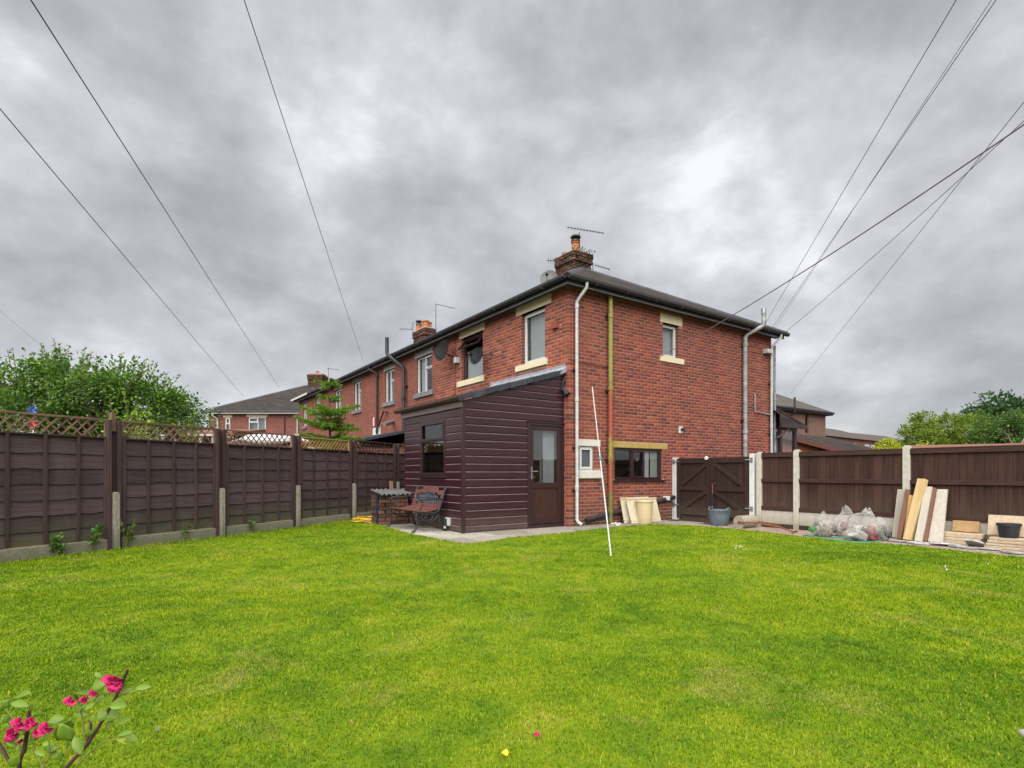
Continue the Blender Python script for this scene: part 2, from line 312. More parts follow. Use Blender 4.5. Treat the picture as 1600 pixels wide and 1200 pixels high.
# lawn: thatch under the blades, and the blades
def patch_colour(nt, pos):
    big = tnoise(nt, pos, .5, 5, .6, .4); mid = tnoise(nt, pos, 3.4, 6, .72, .5); worn = tnoise(nt, pos, 1.15, 6, .7, .6); clover = tnoise(nt, pos, 1.9, 5, .6, .2)
    c = ramp(nt, mth(nt, 'ADD', mth(nt, 'MULTIPLY', big, .45), mth(nt, 'MULTIPLY', mid, .55)),
             ((.37, (.060, .135, .003)), (.45, (.112, .205, .003)), (.51, (.165, .250, .003)), (.57, (.225, .290, .006)), (.65, (.33, .32, .05))))
    c = mixc(nt, ramp(nt, worn, ((.56, (0, 0, 0)), (.72, (.75, .75, .75)))), c, (.34, .29, .075))       # dry, worn turf
    return mixc(nt, ramp(nt, clover, ((.60, (0, 0, 0)), (.68, (.55, .55, .55)))), c, (.05, .13, .012))  # clover and moss
def low_dirt(name, colour, height, amount=.8, streak=None):
    """splash dirt and algae near the ground, rain streaks higher up"""
    nt = MATS[name].node_tree; b = next(n for n in nt.nodes if n.type == 'BSDF_PRINCIPLED'); src = b.inputs['Base Color'].links[0].from_socket
    pos = coords(nt, 'WORLD', (1, 1, 1), False); sx = nd(nt, 'ShaderNodeSeparateXYZ'); lk(nt, pos, sx.inputs[0])
    h = mth(nt, 'MULTIPLY', mth(nt, 'MAXIMUM', mth(nt, 'SUBTRACT', 1.0, mth(nt, 'DIVIDE', sx.outputs[2], height)), 0.0), mth(nt, 'MULTIPLY', tnoise(nt, pos, 6, 6, .7), 2*amount))
    c = mixc(nt, mth(nt, 'MINIMUM', h, .85), src, colour)
    if streak:
        sv = coords(nt, 'WORLD', (5, 5, .45), False); k = ramp(nt, tnoise(nt, sv, 1.0, 5, .6), ((.55, (0, 0, 0)), (.75, (.6, .6, .6)))); c = mixc(nt, k, c, streak)
    lk(nt, c, b.inputs['Base Color'])
low_dirt('fence_dark', (.075, .08, .035), .55, .8, (.085, .068, .068)); low_dirt('fence_brown', (.085, .07, .045), .8, .6, (.08, .045, .034)); low_dirt('cladding', (.085, .062, .05), .40, .8)
low_dirt('brick_red', (.055, .05, .03), .7, .7, (.115, .05, .042)); low_dirt('brick_orange', (.09, .05, .035), .5, .5, (.15, .055, .04)); low_dirt('concrete_post', (.10, .12, .05), .35, .7); low_dirt('concrete_pale', (.16, .15, .08), .35, .7); low_dirt('gate_brown', (.07, .06, .04), .5, .6, (.045, .027, .022))
m, nt, out = new_mat('lawn_base'); b = nd(nt, 'ShaderNodeBsdfPrincipled'); lk(nt, b.outputs[0], out.inputs[0])
pv = coords(nt, 'WORLD', (1, 1, 1), False)
c = mixc(nt, .35, patch_colour(nt, pv), (.075, .12, .012)); c = mixc(nt, mth(nt, 'MULTIPLY', tnoise(nt, pv, 90, 4, .7), .7), c, (.03, .045, .008))
lk(nt, c, b.inputs['Base Color']); b.inputs['Roughness'].default_value = .95; b.inputs['Specular IOR Level'].default_value = .1
m, nt, out = new_mat('grass_blade'); b = nd(nt, 'ShaderNodeBsdfPrincipled'); b.inputs['Roughness'].default_value = .6; b.inputs['Specular IOR Level'].default_value = .08
pv = coords(nt, 'WORLD', (1, 1, 1), False); at = nd(nt, 'ShaderNodeAttribute'); at.attribute_name = 'shade'
c = patch_colour(nt, pv)
c = mixc(nt, ramp(nt, at.outputs['Fac'], ((0, (.6, .6, .6)), (.4, (.0, .0, .0)), (1, (0, 0, 0)))), c, (.03, .10, .004))
c = mixc(nt, ramp(nt, at.outputs['Fac'], ((.78, (0, 0, 0)), (.93, (.35, .35, .35)), (1, (.7, .7, .7)))), c, (.38, .35, .05))
t = nd(nt, 'ShaderNodeBsdfTranslucent'); x = nd(nt, 'ShaderNodeMixShader'); x.inputs[0].default_value = .3
lk(nt, c, b.inputs['Base Color']); lk(nt, c, t.inputs[0]); lk(nt, b.outputs[0], x.inputs[1]); lk(nt, t.outputs[0], x.inputs[2]); lk(nt, x.outputs[0], out.inputs[0])

# ================================================================== mesh helpers
class MB:
    def __init__(s, T=None): s.v = []; s.f = []; s.mi = []; s.T = T; s.cur = 0
    def add(s, vs, fs):
        o = len(s.v)
        s.v += [Vector(s.T(p)) if s.T else Vector(p) for p in vs]
        s.f += [tuple(o+i for i in f) for f in fs]; s.mi += [s.cur]*len(fs); return s
    def box(s, x0, x1, y0, y1, z0, z1):
        vs = [(x, y, z) for z in (z0, z1) for y in (y0, y1) for x in (x0, x1)]
        return s.add(vs, [(0, 2, 3, 1), (4, 5, 7, 6), (0, 1, 5, 4), (2, 6, 7, 3), (0, 4, 6, 2), (1, 3, 7, 5)])
    def bar(s, a, b, wd, dp, up=(0, 0, 1)):            # rectangular bar from a to b
        a, b = Vector(a), Vector(b); d = (b-a).normalized(); upv = Vector(up)
        if abs(d.dot(upv)) > .98: upv = Vector((0, 1, 0))
        r = d.cross(upv).normalized()*wd/2; u = r.cross(d).normalized()*dp/2
        vs = [p+i*r+j*u for p in (a, b) for i, j in ((-1, -1), (1, -1), (1, 1), (-1, 1))]
        return s.add(vs, [(3, 2, 1, 0), (4, 5, 6, 7), (0, 1, 5, 4), (1, 2, 6, 5), (2, 3, 7, 6), (3, 0, 4, 7)])
    def tube(s, pts, r, n=8, caps=True):
        pts = [Vector(p) for p in pts]; k = len(pts); rs = r if isinstance(r, (list, tuple)) else [r]*k
        vs = []; ref = None
        for i, p in enumerate(pts):
            d = (pts[min(i+1, k-1)]-pts[max(i-1, 0)]).normalized()
            if ref is None: ref = Vector((0, 0, 1)) if abs(d.z) < .9 else Vector((1, 0, 0))
            a = d.cross(ref).normalized(); b_ = a.cross(d).normalized(); ref = b_
            vs += [p+rs[i]*(math.cos(2*math.pi*j/n)*a+math.sin(2*math.pi*j/n)*b_) for j in range(n)]
        fs = [(i*n+j, i*n+(j+1) % n, (i+1)*n+(j+1) % n, (i+1)*n+j) for i in range(k-1) for j in range(n)]
        if caps: fs += [tuple(range(n))[::-1], tuple(range((k-1)*n, k*n))]
        return s.add(vs, fs)
    def lathe(s, prof, n=20, c=(0, 0, 0), capb=True, capt=True):
        vs = [(c[0]+r*math.cos(2*math.pi*j/n), c[1]+r*math.sin(2*math.pi*j/n), c[2]+z) for r, z in prof for j in range(n)]
        k = len(prof); fs = [(i*n+j, i*n+(j+1) % n, (i+1)*n+(j+1) % n, (i+1)*n+j) for i in range(k-1) for j in range(n)]
        if capb: fs.append(tuple(range(n))[::-1])
        if capt: fs.append(tuple(range((k-1)*n, k*n)))
        return s.add(vs, fs)
    def prism(s, poly, z0, z1):                         # poly in xy
        n = len(poly); vs = [(x, y, z) for z in (z0, z1) for x, y in poly]
        return s.add(vs, [tuple(range(n))[::-1], tuple(range(n, 2*n))]+[(i, (i+1) % n, n+(i+1) % n, n+i) for i in range(n)])
    def quad(s, *p): return s.add(p, [tuple(range(len(p)))])
    def build(s, name, mat, parent=None, smooth=False, bevel=0, fix=True):
        me = bpy.data.meshes.new(name); me.from_pydata([tuple(v) for v in s.v], [], s.f)
        for m in (mat if isinstance(mat, (list, tuple)) else [mat]): me.materials.append(MATS[m])
        if fix:
            bm = bmesh.new(); bm.from_mesh(me); bmesh.ops.recalc_face_normals(bm, faces=bm.faces); bm.to_mesh(me); bm.free()
        me.polygons.foreach_set('material_index', s.mi)
        uv = me.uv_layers.new(name='UVMap')
        for p in me.polygons:                           # metre-true UVs: u level along the face, v up it
            n = p.normal
            a = Vector((1, 0, 0)) if abs(n.z) > .96 else Vector((-n.y, n.x, 0)).normalized()
            u = n.cross(a)
            for li in p.loop_indices:
                c = me.vertices[me.loops[li].vertex_index].co; uv.data[li].uv = (c.dot(a), c.dot(u))
        if smooth: me.polygons.foreach_set('use_smooth', [True]*len(me.polygons))
        o = bpy.data.objects.new(name, me); col.objects.link(o); o.parent = parent
        if smooth:
            try: me.set_sharp_from_angle(angle=math.radians(40))
            except Exception: pass
        if bevel:
            b = o.modifiers.new('bevel', 'BEVEL'); b.width = bevel; b.segments = 2; b.limit_method = 'ANGLE'; b.angle_limit = math.radians(40)
        return o
def tag(o, label=None, cat=None, group=None, kind=None):
    for k, v in (('label', label), ('category', cat), ('group', group), ('kind', kind)):
        if v: o[k] = v
    return o
def thing(name, label, cat, mat=None, group=None):
    o = bpy.data.objects.new(name, None); col.objects.link(o); o.empty_display_size = .2
    if mat is not None: o.matrix_world = mat
    return tag(o, label, cat, group)
def solo(o, mat, label, cat, group=None, kind=None):    # a thing that is one mesh
    if mat is not None: o.matrix_world = mat
    return tag(o, label, cat, group, kind)
def T3(x, y=0, z=0): return Matrix.Translation((x, y, z))
def RZ(a): return Matrix.Rotation(a, 4, 'Z')
def inst(mesh_obj, name, parent, loc=(0, 0, 0), rot=(0, 0, 0), scale=(1, 1, 1)):
    o = bpy.data.objects.new(name, mesh_obj.data); col.objects.link(o); o.parent = parent
    o.location = loc; o.rotation_euler = rot; o.scale = scale
    for md in mesh_obj.modifiers:
        if md.type == 'BEVEL':
            b = o.modifiers.new('bevel', 'BEVEL'); b.width = md.width; b.segments = md.segments; b.limit_method = 'ANGLE'
    return o
def SIDE(y0=0): return lambda p: (p[0], y0-p[1], p[2])     # (along, outward, up) on a wall facing -y
def REAR(x0=0): return lambda p: (x0-p[1], p[0], p[2])     # on a wall facing -x
def fast_mesh(name, verts, tris, mat, parent=None, attr=None, mats=None):
    me = bpy.data.meshes.new(name); nv, nf = len(verts), len(tris); k = tris.shape[1]
    me.vertices.add(nv); me.vertices.foreach_set('co', np.ascontiguousarray(verts, dtype=np.float32).ravel())
    me.loops.add(nf*k); me.loops.foreach_set('vertex_index', np.ascontiguousarray(tris, dtype=np.int32).ravel())
    me.polygons.add(nf); me.polygons.foreach_set('loop_start', np.arange(0, nf*k, k, dtype=np.int32))
    if attr is not None:
        a = me.attributes.new('shade', 'FLOAT', 'POINT'); a.data.foreach_set('value', attr.astype(np.float32))
    me.materials.append(MATS[mat]); me.update(calc_edges=True)
    o = bpy.data.objects.new(name, me); col.objects.link(o); o.parent = parent; return o
def unit(a): return a/np.maximum(np.linalg.norm(a, axis=1, keepdims=True), 1e-9)
def leaves(name, P, Dir, length, width, mat, parent, fold=.25, jitter=.6):
    """diamond leaves with a folded midrib: P base points (n,3), Dir pointing (n,3)"""
    n = len(P); d = unit(Dir+RNG.normal(0, jitter, (n, 3))); r = unit(np.cross(d, unit(RNG.normal(0, 1, (n, 3)))+[0, 0, 1.2]))
    nr = np.cross(r, d); ln = np.broadcast_to(np.asarray(length), (n,))[:, None]*RNG.uniform(.7, 1.25, (n, 1)); wd = np.broadcast_to(np.asarray(width), (n,))[:, None]*RNG.uniform(.75, 1.2, (n, 1))
    a = P; b_ = P+d*ln*.45+r*wd*.5+nr*wd*fold; c_ = P+d*ln; e_ = P+d*ln*.45-r*wd*.5+nr*wd*fold
    v = np.stack([a, b_, c_, e_], 1).reshape(-1, 3); i = np.arange(n)[:, None]*4
    t = np.concatenate([i+[0, 1, 2], i+[0, 2, 3]], 1).reshape(-1, 3)
    return fast_mesh(name, v, t, mat, parent)

# ================================================================== ground, lawn, paving
g = MB(); g.quad((-900, -300, -.04), (900, -300, -.04), (900, 1500, -.04), (-900, 1500, -.04))
tag(g.build('ground', 'soil'), 'bare earth ground under and around the gardens', kind='structure')
edge_px = [(0, 884), (90, 873), (160, 864), (250, 853), (350, 841), (470, 826), (540, 816), (566, 818), (600, 825), (640, 836), (690, 846), (722, 852), (742, 851), (775, 847), (800, 842),
           (850, 838), (900, 833), (960, 826), (1020, 821), (1080, 823), (1150, 829), (1200, 834), (1270, 843), (1350, 849), (1430, 856), (1500, 864), (1600, 874)]
edge = [G(*p) for p in edge_px]
el_ = []
for a, b in zip(edge[:-1], edge[1:]):                    # ragged turf edge
    for k in range(6):
        p = a.lerp(b, k/6); el_.append((p.x+random.uniform(-.012, .012), p.y+random.uniform(-.014, .014)))
lawn_poly = el_+[(9.2, 3.3), (11, -2), (-11, -2), (-8.2, 1.5)]
lawn_poly = lawn_poly[::-1]
lm = MB(); lm.prism(lawn_poly, -.03, .022); lawn = lm.build('lawn', 'lawn_base')
tag(lawn, 'wide mown lawn filling the garden', kind='structure')
LP = np.array(lawn_poly)
def inside(pts, poly=LP):
    x, y = pts[:, 0], pts[:, 1]; r = np.zeros(len(pts), bool); j = len(poly)-1
    for i in range(len(poly)):
        xi, yi = poly[i]; xj, yj = poly[j]
        c = ((yi > y) != (yj > y)) & (x < (xj-xi)*(y-yi)/((yj-yi) or 1e-9)+xi); r ^= c; j = i
    return r
pv_ = MB(); pv_.box(-4.5, 7.0, -5.6, 4.6, -.035, -.012)
patio = pv_.build('pavement', 'soil'); patio.matrix_world = HM; tag(patio, 'flagged path round the house and porch', kind='structure')
fl = MB(); fl.box(-.5, .5, -.5, .5, -.03, 0); flag0 = None
ys = [-5.4]
while ys[-1] < 4.4: ys.append(ys[-1]+.62)
for iy, y in enumerate(ys):
    x = -4.4+(iy % 2)*.35
    while x < 3.1:
        wd = random.choice((.6, .75, .9)); cxy = (x+wd/2, y+.31)
        cor = np.array([[(HM @ Vector((x+dx*wd, y+dy*.62, 0))).x, (HM @ Vector((x+dx*wd, y+dy*.62, 0))).y] for dx in (0, .5, 1) for dy in (0, .5, 1)])
        hid = (cxy[0] > .35 and cxy[1] > .35) or (cxy[0] > -2.0 and .6 < cxy[1] < 2.4)
        if not inside(cor).all() and not hid and cxy[0] < 3.0:
            light = abs(cxy[0]+2.6) < .55 and -.3 < cxy[1] < 1.3
            m_ = 'concrete_light' if light else 'concrete_flag'
            q = MB(); hw, hh = wd/2-.011, .31-.011
            q.box(-hw, hw, -hh, hh, -.04, 0); o = q.build('flagstone', m_, patio, bevel=.006)
            o.location = (cxy[0], cxy[1], .006+random.uniform(0, .008)); o.rotation_euler = (random.uniform(-.004, .004), random.uniform(-.004, .004), random.uniform(-.01, .01))
        x += wd
pp = MB()
pp.prism([(1.35, -2.0), (3.12, -1.6), (3.12, -12), (1.2, -12)], -.03, .018)
o = pp.build('path', 'path_pink'); o.matrix_world = HM; tag(o, 'pinkish concrete strip along the foot of the brown board fence', kind='structure')
# tiny corner of paving that enters the frame low on the right
st = MB(); st.prism([(2.10, 2.27), (2.4, 2.35), (2.7, 1.7), (1.97, 1.72), (2.0, 2.0), (2.06, 2.13)], .0, .035)
solo(st.build('stepping_stone', 'concrete_light', bevel=.01), None, 'pale stepping stone at the lawn edge in the bottom corner', 'stone')

# ================================================================== houses: helpers
def wall_panel(mb, a0, a1, z0, z1, holes, depth=.14):
    xs = sorted({a0, a1, *[h[0] for h in holes], *[h[1] for h in holes]}); zs = sorted({z0, z1, *[h[2] for h in holes], *[h[3] for h in holes]})
    mb.cur = 0
    for i in range(len(xs)-1):
        for j in range(len(zs)-1):
            mx_, mz = (xs[i]+xs[i+1])/2, (zs[j]+zs[j+1])/2
            if any(h[0] < mx_ < h[1] and h[2] < mz < h[3] for h in holes): continue
            mb.quad((xs[i], 0, zs[j]), (xs[i+1], 0, zs[j]), (xs[i+1], 0, zs[j+1]), (xs[i], 0, zs[j+1]))
    mb.cur = 1
    for (p, q, r, s_) in holes:
        for A, B in (((p, r), (q, r)), ((q, r), (q, s_)), ((q, s_), (p, s_)), ((p, s_), (p, r))):
            mb.quad((A[0], 0, A[1]), (B[0], 0, B[1]), (B[0], -depth, B[1]), (A[0], -depth, A[1]))
    mb.cur = 0
def ring(mb, a0, a1, z0, z1, b, d0, d1):
    mb.box(a0, a1, d0, d1, z0, z0+b); mb.box(a0, a1, d0, d1, z1-b, z1)
    mb.box(a0, a0+b, d0, d1, z0+b, z1-b); mb.box(a1-b, a1, d0, d1, z0+b, z1-b)
def window(parent, T, a0, a1, z0, z1, mat, cells, recess=.075, fb=.045, sb=.045, glass='glass', backs=(), name='window', tilt=None):
    """cells: (fa0, fa1, fz0, fz1, sash). The frame is the part; sashes, panes and blinds are sub-parts."""
    f = MB(T); d1 = -recess; d0 = d1-.06
    ring(f, a0, a1, z0, z1, fb, d0, d1)
    A0, A1, Z0, Z1 = a0+fb, a1-fb, z0+fb, z1-fb; wA, wZ = A1-A0, Z1-Z0; ca = []
    for c in cells:
        p, q, r, s_ = A0+c[0]*wA, A0+c[1]*wA, Z0+c[2]*wZ, Z0+c[3]*wZ
        h = .022
        if c[0] > 0.001: p += h; f.box(p-2*h, p, d0+.004, d1-.003, r, s_)
        if c[1] < .999: q -= h
        if c[2] > 0.001: r += h; f.box(p, q, d0+.006, d1-.005, r-2*h, r)
        if c[3] < .999: s_ -= h
        ca.append((p, q, r, s_, c[4]))
    fo = f.build(name, mat, parent, bevel=.004)
    for i, (p, q, r, s_, sash) in enumerate(ca):
        tl = tilt if (tilt and sash == 2) else None
        if sash:
            m_ = MB(T if not tl else None)
            if tl:
                ring(m_, p, q, r-s_, 0, sb, -.02, .025); so_ = m_.build('sash', mat, fo, bevel=.003)
                so_.matrix_basis = tl @ Matrix.Translation((0, 0, 0))
                g_ = MB(); g_.box(p+sb, q-sb, 0, .006, r-s_+sb, -sb); go = g_.build('pane', glass, fo); go.matrix_basis = tl
                continue
            ring(m_, p-.012, q+.012, r-.012, s_+.012, sb, d1-.012, d1+.014); m_.build('sash', mat, fo, bevel=.003)
            p, q, r, s_ = p+sb-.012, q-sb+.012, r+sb-.012, s_-sb+.012
        g_ = MB(T); g_.box(p, q, d0+.022, d0+.03, r, s_); g_.build('pane', glass, fo)
    for (fa0, fa1, fz0, fz1, bm_, dd) in backs:
        g_ = MB(T); g_.box(a0+fa0*(a1-a0), a0+fa1*(a1-a0), d0-dd-.01, d0-dd, z0+fz0*(z1-z0), z0+fz1*(z1-z0)); g_.build('blind', bm_, fo)
    return fo
def lay_bricks(a0, a1, z0, z1, holes, odd_in, seed):
    rnd = random.Random(seed); out = []; n = int((z1-z0)/.075)
    for c in range(n):
        z = z0+c*.075; zm = z+.035
        cuts = sorted([(h[0], h[1]) for h in holes if h[2]-.02 < zm < h[3]+.02]); spans = []; s_ = a0+(.1125 if c % 2 == odd_in else -.005)
        for p, q in cuts:
            if p > s_: spans.append((s_, p))
            s_ = max(s_, q)
        if s_ < a1: spans.append((s_, a1))
        grid0 = a0+(.1125 if c % 2 == odd_in else 0)
        for p, q in spans:
            k = math.floor((p-grid0+.03)/.225); a = p
            while a < q-.02:
                nx = min(grid0+(k+1)*.225, q)
                if nx-a > .03: out.append((a+.001, nx-.0115 if nx < q-.001 else nx-.003, z+rnd.uniform(-.0012, .0012), rnd.uniform(-.0022, .0022)))
                a = nx; k += 1
    return out
BT = np.array([(0, 0, .0), (1, 0, 0), (1, 0, 1), (0, 0, 1)])
def brick_verts(p, q, z, d, depth=.1):            # (along, outward, up): front inset 3 mm by a chamfer
    h = .0625; e_ = .003; f = .0045+d*.7
    return [(p, f-.003, z), (q, f-.003, z), (q, f-.003, z+h), (p, f-.003, z+h), (p+e_, f, z+e_), (q-e_, f, z+e_), (q-e_, f, z+h-e_), (p+e_, f, z+h-e_),
            (p, -depth, z), (q, -depth, z), (q, -depth, z+h), (p, -depth, z+h)]
BF = [(4, 5, 6, 7), (0, 1, 5, 4), (1, 2, 6, 5), (2, 3, 7, 6), (3, 0, 4, 7), (8, 9, 1, 0), (9, 10, 2, 1), (10, 11, 3, 2), (11, 8, 0, 3)]
def pipe_clip(mb, a, d, z, r): mb.box(a-r-.03, a+r+.03, 0, d, z-.018, z+.018)

# ================================================================== the end house
ZT, PITCH = 4.95, math.radians(28.6)
HD, YB1, YB2, YB3, YE4 = 7.47, 5.96, 11.54, 16.9, 22.05
house = thing('terraced_house', 'red brick end house of the terrace with cream lintels and hipped slate roof', 'house', HM, 'houses of the brick terrace')
SH = [(2.88, 3.46, 3.83, 4.62), (.29, .69, 1.15, 1.66), (1.30, 2.86, .94, 1.655)]
SX = [(2.79, 3.58, 4.62, 4.83), (2.77, 3.61, 3.70, 3.83), (.25, .87, 1.66, 1.80), (.24, .88, .985, 1.15), (1.24, 3.04, 1.655, 1.79), (1.25, 2.93, .905, .94)]
RH = [(.77, 1.65, 3.55, 4.71), (3.32, 4.42, 3.57, 4.72)]
RX = [(.56, 1.85, 4.71, 4.94), (.68, 1.83, 3.42, 3.55), (3.23, 4.53, 4.72, 4.94), (3.25, 4.6, 3.42, 3.57)]
sw = MB(SIDE()); wall_panel(sw, 0, HD, -.03, ZT, SH)
swall = sw.build('side_wall', ['mortar', 'brick_reveal'], house, fix=False)
rw = MB(REAR()); wall_panel(rw, 0, YB1, -.03, ZT, RH)
rwall = rw.build('rear_wall', ['mortar', 'brick_reveal'], house, fix=False)
bk = MB(); bk.quad((HD, 0, -.03), (HD, YB1, -.03), (HD, YB1, ZT), (HD, 0, ZT)); bk.box(.3, HD-.3, .3, YB1, 2.55, 2.75); bk.box(2.6, 2.7, .2, YB1, 0, ZT); bk.build('inner_wall', 'room_dark', house)
bl = [('S', b) for b in lay_bricks(0, HD, 0, ZT, SH+SX, 1, 1)]+[('R', b) for b in lay_bricks(0, YB1, 0, ZT, RH+RX+[(.32, 2.6, -1, 2.3), (.75, 2.75, 2.2, 3.05)], 0, 2)]
def bscore(t):
    w_, (p, q, z, d) = t; a = (p+q)/2
    c = Vector((a, 0, z)) if w_ == 'S' else Vector((0, a, z)); v = OL-c; n = v.length
    return (q-p)*abs((v.y if w_ == 'S' else v.x))/n**3
bl.sort(key=bscore, reverse=True)
ub = MB(); ub.add([(x_, -y_, z_) for x_, y_, z_ in brick_verts(-.107, .107, 0, 0)], BF)
ub_s = None
vlist = {'S': [], 'R': []}
for i, (w_, (p, q, z, d)) in enumerate(bl):
    if i < 300:
        par = swall if w_ == 'S' else rwall
        a = (p+q)/2
        if ub_s is None: ub_s = {'S': ub.build('brick', 'brick_red', swall), 'R': None}; o = ub_s['S']
        elif w_ == 'R' and ub_s['R'] is None:
            o = ub.build('brick', 'brick_orange', rwall); ub_s['R'] = o
        else:
            o = bpy.data.objects.new('brick', ub_s[w_].data if ub_s[w_] else ub_s['S'].data); col.objects.link(o); o.parent = par
        if o.parent is not par: o.parent = par
        o.scale = ((q-p)/.214, 1, 1)
        if w_ == 'S': o.location = (a, -d, z)
        else: o.location = (-d, a, z); o.rotation_euler = (0, 0, -math.pi/2)
    else: vlist[w_].append((p, q, z, d))
for w_, T, par, mt_ in (('S', SIDE(), swall, 'brick_red'), ('R', REAR(), rwall, 'brick_orange')):
    vv = []
    for p, q, z, d in vlist[w_]: vv += [T(v) for v in brick_verts(p, q, z, d)]
    n = len(vlist[w_]); fs = (np.arange(n)[:, None, None]*12+np.array(BF)[None]).reshape(-1, 4)
    o = fast_mesh('brickwork', np.array(vv), fs, mt_, par); o['kind'] = 'stuff'
def stone(parent, T, r, mat, proud=.012, name='lintel', deep=.12, bev=.006):
    s_ = MB(T); s_.box(r[0], r[1], -deep, proud, r[2], r[3]); return s_.build(name, mat, parent, bevel=bev)
stone(house, SIDE(), SX[0], 'cream_stone'); stone(house, SIDE(), SX[1], 'cream_stone', .045, 'sill')
stone(house, SIDE(), SX[2], 'white_stone', .02); stone(house, SIDE(), SX[3], 'white_stone', .06, 'sill', bev=.015)
stone(house, SIDE(), SX[4], 'yellow_stone', .015); stone(house, SIDE(), SX[5], 'upvc_brown', .05, 'sill')
stone(house, REAR(), RX[0], 'cream_stone'); stone(house, REAR(), RX[1], 'cream_stone', .05, 'sill')
stone(house, REAR(), RX[2], 'cream_stone'); stone(house, REAR(), RX[3], 'cream_stone', .05, 'sill')
ONE = [(0, 1, 0, 1, 0)]
window(house, SIDE(), *SH[0], 'upvc_white', [(0, 1, 0, 1, 1)], .1, backs=[(0, 1, 0, 1, 'blind_white', .05)])
window(house, SIDE(), *SH[1], 'upvc_white', [(0, 1, 0, 1, 1)], .03, glass='obscure')
window(house, SIDE(), *SH[2], 'upvc_brown', [(0, .36, 0, 1, 0), (.36, .64, 0, 1, 1), (.64, 1, 0, 1, 0)], .035, .06, glass='glass',
       backs=[(.64, .78, 0, 1, 'blind_white', .012), (.82, 1, 0, 1, 'curtain_pale', .02)])
window(house, REAR(), *RH[0], 'upvc_white', [(0, 1, 0, 1, 1)], .10, .05, .05, backs=[(0, .93, 0, 1, 'blind_white', .06)])
# the open top light of the second window swings out from its head
a0, a1 = RH[1][0]+.07, RH[1][1]-.07; zt = RH[1][3]-.08
tl = Matrix(((0, -1, 0, .08), (1, 0, 0, 0), (0, 0, 1, zt), (0, 0, 0, 1)))    # (along, out, up) -> house frame
tl = tl @ Matrix.Rotation(math.radians(40), 4, 'X')
w2 = window(house, REAR(), *RH[1], 'upvc_brown', [(0, 1, 0, .68, 0), (0, 1, .68, 1, 2)], .08, .05, .04, backs=[(.05, .98, 0, .66, 'blind_white', .05)], tilt=tl)
tag(w2, 'brown window with its top light propped open')
# roof: hip over the near gable, ridge along the terrace
OH, ZE = .30, 5.02; XR = HD/2; ZR = ZE+math.tan(PITCH)*(XR+OH); YH = XR
def roof_mesh(y0, y1, hip0=False, hip1=False):
    m_ = MB(); t = .05
    ra, rb = (y0+YH if hip0 else y0), (y1-YH if hip1 else y1); ea, eb = (y0-OH if hip0 else y0), (y1+OH if hip1 else y1)
    A, B, C_, D = (-OH, ea, ZE), (-OH, eb, ZE), (HD+OH, eb, ZE), (HD+OH, ea, ZE); P_, Q = (XR, ra, ZR), (XR, rb, ZR)
    m_.quad(A, P_, Q, B); m_.quad(D, C_, Q, P_)
    if hip0: m_.quad(A, D, P_)
    if hip1: m_.quad(B, Q, C_)
    dn = lambda p: (p[0], p[1], p[2]-t)
    m_.quad(A, B, dn(B), dn(A)); m_.quad(D, C_, dn(C_), dn(D))
    if hip0: m_.quad(A, D, dn(D), dn(A))
    if hip1: m_.quad(B, C_, dn(C_), dn(B))
    return m_
roof = roof_mesh(0, YB1, hip0=True).build('roof', 'slate_roof', house, fix=False)
def caps(parent, p, q, n):                       # hip and ridge tiles
    p, q = Vector(p), Vector(q); d = (q-p)/n
    for i in range(n):
        a, b = p+d*i, p+d*(i+1.04); m_ = MB(); sd_ = d.cross(Vector((0, 0, 1))).normalized(); up = Vector((0, 0, 1))
        r0, vs = .11, []
        for e_, s_ in ((a, .95), (b, 1.0)):
            vs += [e_+sd_*x_*r0*s_+up*(y_*r0*s_-.02) for x_, y_ in ((-1.1, -.35), (-.6, .3), (0, .55), (.6, .3), (1.1, -.35))]
        m_.add(vs, [(j, j+1, 6+j, 5+j) for j in range(4)]+[(0, 1, 2, 3, 4), (9, 8, 7, 6, 5)]); m_.build('ridge_tile', 'roof_tile_dark', parent)
caps(roof, (-OH, -OH, ZE), (XR, YH, ZR), 12); caps(roof, (HD+OH, -OH, ZE), (XR, YH, ZR), 12); caps(roof, (XR, YH, ZR), (XR, YB1, ZR), 5)
